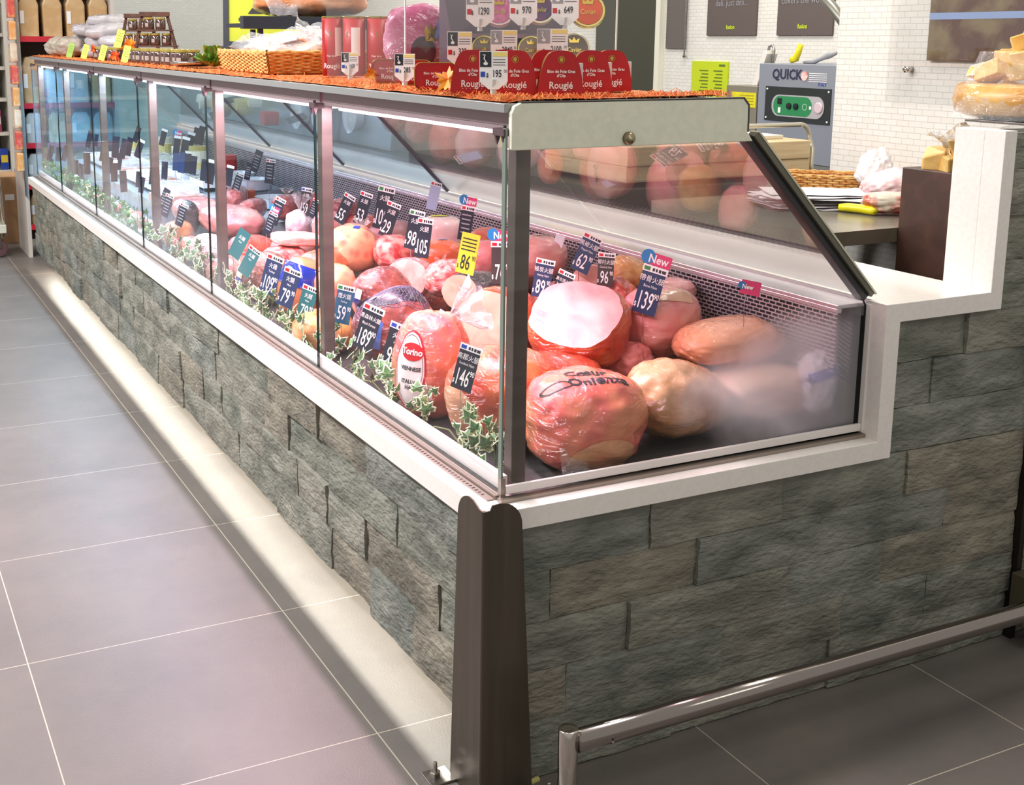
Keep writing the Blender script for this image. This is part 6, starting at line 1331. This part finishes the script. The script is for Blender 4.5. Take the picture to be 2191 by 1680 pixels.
# acrylic picture on the mosaic wall
pc = empty('wall_picture', (2.0, .75, 1.5), 'brown food picture behind clear acrylic on the white mosaic wall', 'picture')
MB().box((2.004, .30, 1.331), (2.008, .935, 2.2)).build('print', mat('picture_brown', (84, 56, 44), (120, 104, 76), ns=9, nd=8, rough=.5), pc)
MB().box((1.990, .20, 1.20), (1.994, 1.08, 2.3)).build('acrylic_sheet', acr, pc)
MB().lathe([(.010, 0), (.010, .028)], M=frame_M((2.018, 1.005, 1.302), (-1, 0, 0)), n=16).build('standoff', chrome, pc, smooth=True)
M = frame_M((2.003, .585, 1.375), (-1, 0, 0)); t = MB(); put_text(t, 'fusion', .075, M, .9, .0015, dx=.07, dy=.02); t.build('lime_lettering', MATS['lime'], pc)
MB().box((2.0035, .30, 1.455), (2.0038, .935, 1.475), ).build('blue_highlight_band', mat('picture_blue', (140, 160, 200), rough=.3), pc)

# ================================================================== FAR END OF THE AISLE
# rack with bagged loaves beyond the case
rkx = empty('bread_rack', (.27, 6.45, 0), 'open shop rack with red shelf edges holding bagged loaves beyond the case', 'shelving')
rw = mat('rack_cream', (206, 190, 170), rough=.5); rr_ = mat('rack_red', (196, 34, 50), rough=.35)
for x in (-.02, .565): MB().box((x - .012, 6.24, 0), (x + .012, 6.70, 2.1)).build('side_panel', mat('rack_side', (206, 196, 186), rough=.5), rkx)
MB().box((-.008, 6.68, 0.05), (.553, 6.70, 2.1)).build('back_panel', mat('rack_back', (120, 90, 80), rough=.6), rkx)
for z in (.20, .46, .72, .97, 1.385, 1.75):
    MB().box((-.008, 6.25, z - .015), (.553, 6.68, z)).build('shelf', rw, rkx); MB().box((-.008, 6.238, z - .022), (.553, 6.2495, z + .012)).build('red_edge', rr_, rkx)
lf = [mat('loaf_tan', (198, 160, 108), (214, 184, 140), ns=8, rough=.4, film=True, cstr=.9), mat('loaf_grey', (196, 196, 190), (170, 176, 176), ns=8, rough=.4, film=True, cstr=.9)]
k = 0
for z, hh in ((.20, .20), (.46, .20), (.72, .20), (.97, .30), (1.385, .26)):
    for i in range(4):
        x = .060 + i * .142; m = lf[0] if (z > 1.2 or (k % 3 == 0)) else lf[1]
        o = tag(MB().prism([(x - .058, z + .001), (x + .058, z + .001), (x + .061, z + hh * .8), (x + .04, z + hh), (x - .04, z + hh), (x - .061, z + hh * .8)], 'y', 6.29, 6.42).build('bagged_loaf', m, bevel=.012, at=(x, 6.35, z)), 'clear bag with a %s loaf on the red-edged rack' % ('tan' if m is lf[0] else 'pale grey'), 'bread bag', 'tan bagged loaves on the rack' if m is lf[0] else 'grey bagged loaves on the rack')
        if k % 2 == 0: MB().box((x - .055, 6.285, z + hh * .35), (x - .03, 6.2895, z + hh * .65)).build('sticker', white, o)
        k += 1
# snack strip column on the rack's aisle side
sc_ = [mat('snack_orange', (222, 150, 70), (236, 200, 150), ns=14, rough=.4, film=True), mat('snack_red', (206, 60, 50), (226, 150, 90), ns=14, rough=.4, film=True), mat('snack_cream', (226, 206, 180), (206, 150, 110), ns=14, rough=.4, film=True)]
for i in range(9):
    z = .56 + i * .135
    tag(MB().prism([(-.078, z), (-.036, z + .004), (-.036, z + .118), (-.078, z + .122)], 'y', 6.16, 6.27).build('snack_pack', sc_[i % 3], bevel=.008, at=(-.057, 6.2, z)), 'orange and cream snack pack hanging in the vertical strip beyond the case', 'snack pack', 'snack packs in the vertical strip')
tag(MB().box((-.034, 6.20, .40), (-.0335 + .001, 6.24, 1.85)).build('hanging_strip', steel), 'thin metal strip holding the hanging snack packs', 'strip')
# gondola shelving with groceries on the left edge
gd = empty('grocery_shelving', (-.3, 8.2, 0), 'tall grocery shelving full of small colourful packs at the left edge', 'shelving')
for i, z in enumerate((.12, .42, .70, .95, 1.18, 1.42, 1.66)): MB().box((-1.2, 7.72, z - .025), (.06, 8.3, z)).build('shelf', mat('gondola_cream', (206, 200, 186), rough=.5), gd)
MB().box((-1.2, 8.28, 0), (.06, 8.32, 2.1)).build('back_panel', mat('gondola_back', (150, 146, 138), rough=.6), gd)
MB().box((.062, 7.70, 0), (.08, 8.32, 2.1)).build('side_panel', MATS['gondola_cream'], gd)
gcol = [mat('grocery_%d' % i, c, rough=.4, coat=.4) for i, c in enumerate(((220, 216, 206), (40, 70, 160), (206, 50, 50), (226, 196, 60), (226, 226, 226), (206, 150, 110), (150, 60, 90), (60, 50, 50)))]
random.seed(71)
for zi, z in enumerate((.12, .42, .70, .95, 1.18, 1.42, 1.66)):
    x = -.62
    while x < .03:
        w_ = random.uniform(.045, .08); h_ = random.uniform(.14, .205) if zi else .22
        if x + w_ > .055: break
        m = random.choice(gcol); m2 = random.choice(gcol)
        o = tag(MB().box((x, 7.74, z + .001), (x + w_ - .006, 7.84, z + h_)).build('grocery_pack', m, bevel=.004, at=(x, 7.78, z)), 'small colourful grocery pack on the tall shelving at the left edge', 'grocery', 'groceries on the left shelving')
        MB().box((x + .006, 7.7385, z + h_ * .35), (x + w_ - .012, 7.7395, z + h_ * .7)).build('label', m2, o); x += w_
# blue and red hanging pack column between shelving and rack
for i in range(5):
    tag(MB().box((-.135, 6.95, 1.02 + i * .10), (-.070, 7.0, 1.11 + i * .10)).build('blue_pack', gcol[(1, 2, 3, 1, 1)[i]], bevel=.004, at=(-.1, 6.97, 1.05 + i * .1)), 'small hanging pack in the blue, red and yellow column left of the rack', 'pack', 'hanging packs in the blue and red column')
# stock trolley at the left edge
tr = empty('stock_trolley', (-.25, 6.35, 0), 'chrome tube stock trolley with a tan carton at the left edge of the aisle', 'trolley')
tz = MB()
for y in (6.30, 6.62): tz.tube([(-.165, y, .14), (-.205, y, 1.0)], .012, 8)
tz.tube([(-.205, 6.30, 1.0), (-.205, 6.62, 1.0)], .012, 8); tz.tube([(-.18, 6.30, .42), (-.18, 6.62, .42)], .008, 8)
tz.tube([(-.195, 6.30, .72), (-.62, 6.30, .72)], .008, 8); tz.tube([(-.18, 6.30, .46), (-.62, 6.30, .46)], .008, 8)
tz.build('frame', chrome, tr, smooth=True)
MB().box((-.75, 6.28, .16), (-.155, 6.64, .215)).build('platform', mat('platform_cream', (206, 200, 180), rough=.4), tr, bevel=.004)
for y in (6.34, 6.58): MB().lathe([(0, -.018), (.05, -.018), (.055, 0), (.05, .018), (0, .018)], M=frame_M((-.20, y, .056), (0, 1, 0)), n=20).build('wheel', mat('wheel_maroon', (90, 56, 56), rough=.5), tr); MB().box((-.215, y - .024, .06), (-.185, y + .024, .16)).build('wheel_fork', steelD, tr)
tag(MB().box((-.70, 6.32, .2155), (-.215, 6.60, .70)).build('carton', mat('cardboard', (190, 150, 110), (178, 138, 98), ns=5, rough=.7), bevel=.004), 'plain tan cardboard carton standing on the chrome trolley', 'carton')
cbn = tag(MB().box((-.125, 6.86, .0), (.02, 7.2, .46)).build('carton', MATS['cardboard'], bevel=.004), 'tan cardboard carton on the floor under the hanging packs', 'carton')
MB().box((-.09, 6.8585, .30), (-.03, 6.8595, .34)).build('label', white, cbn)
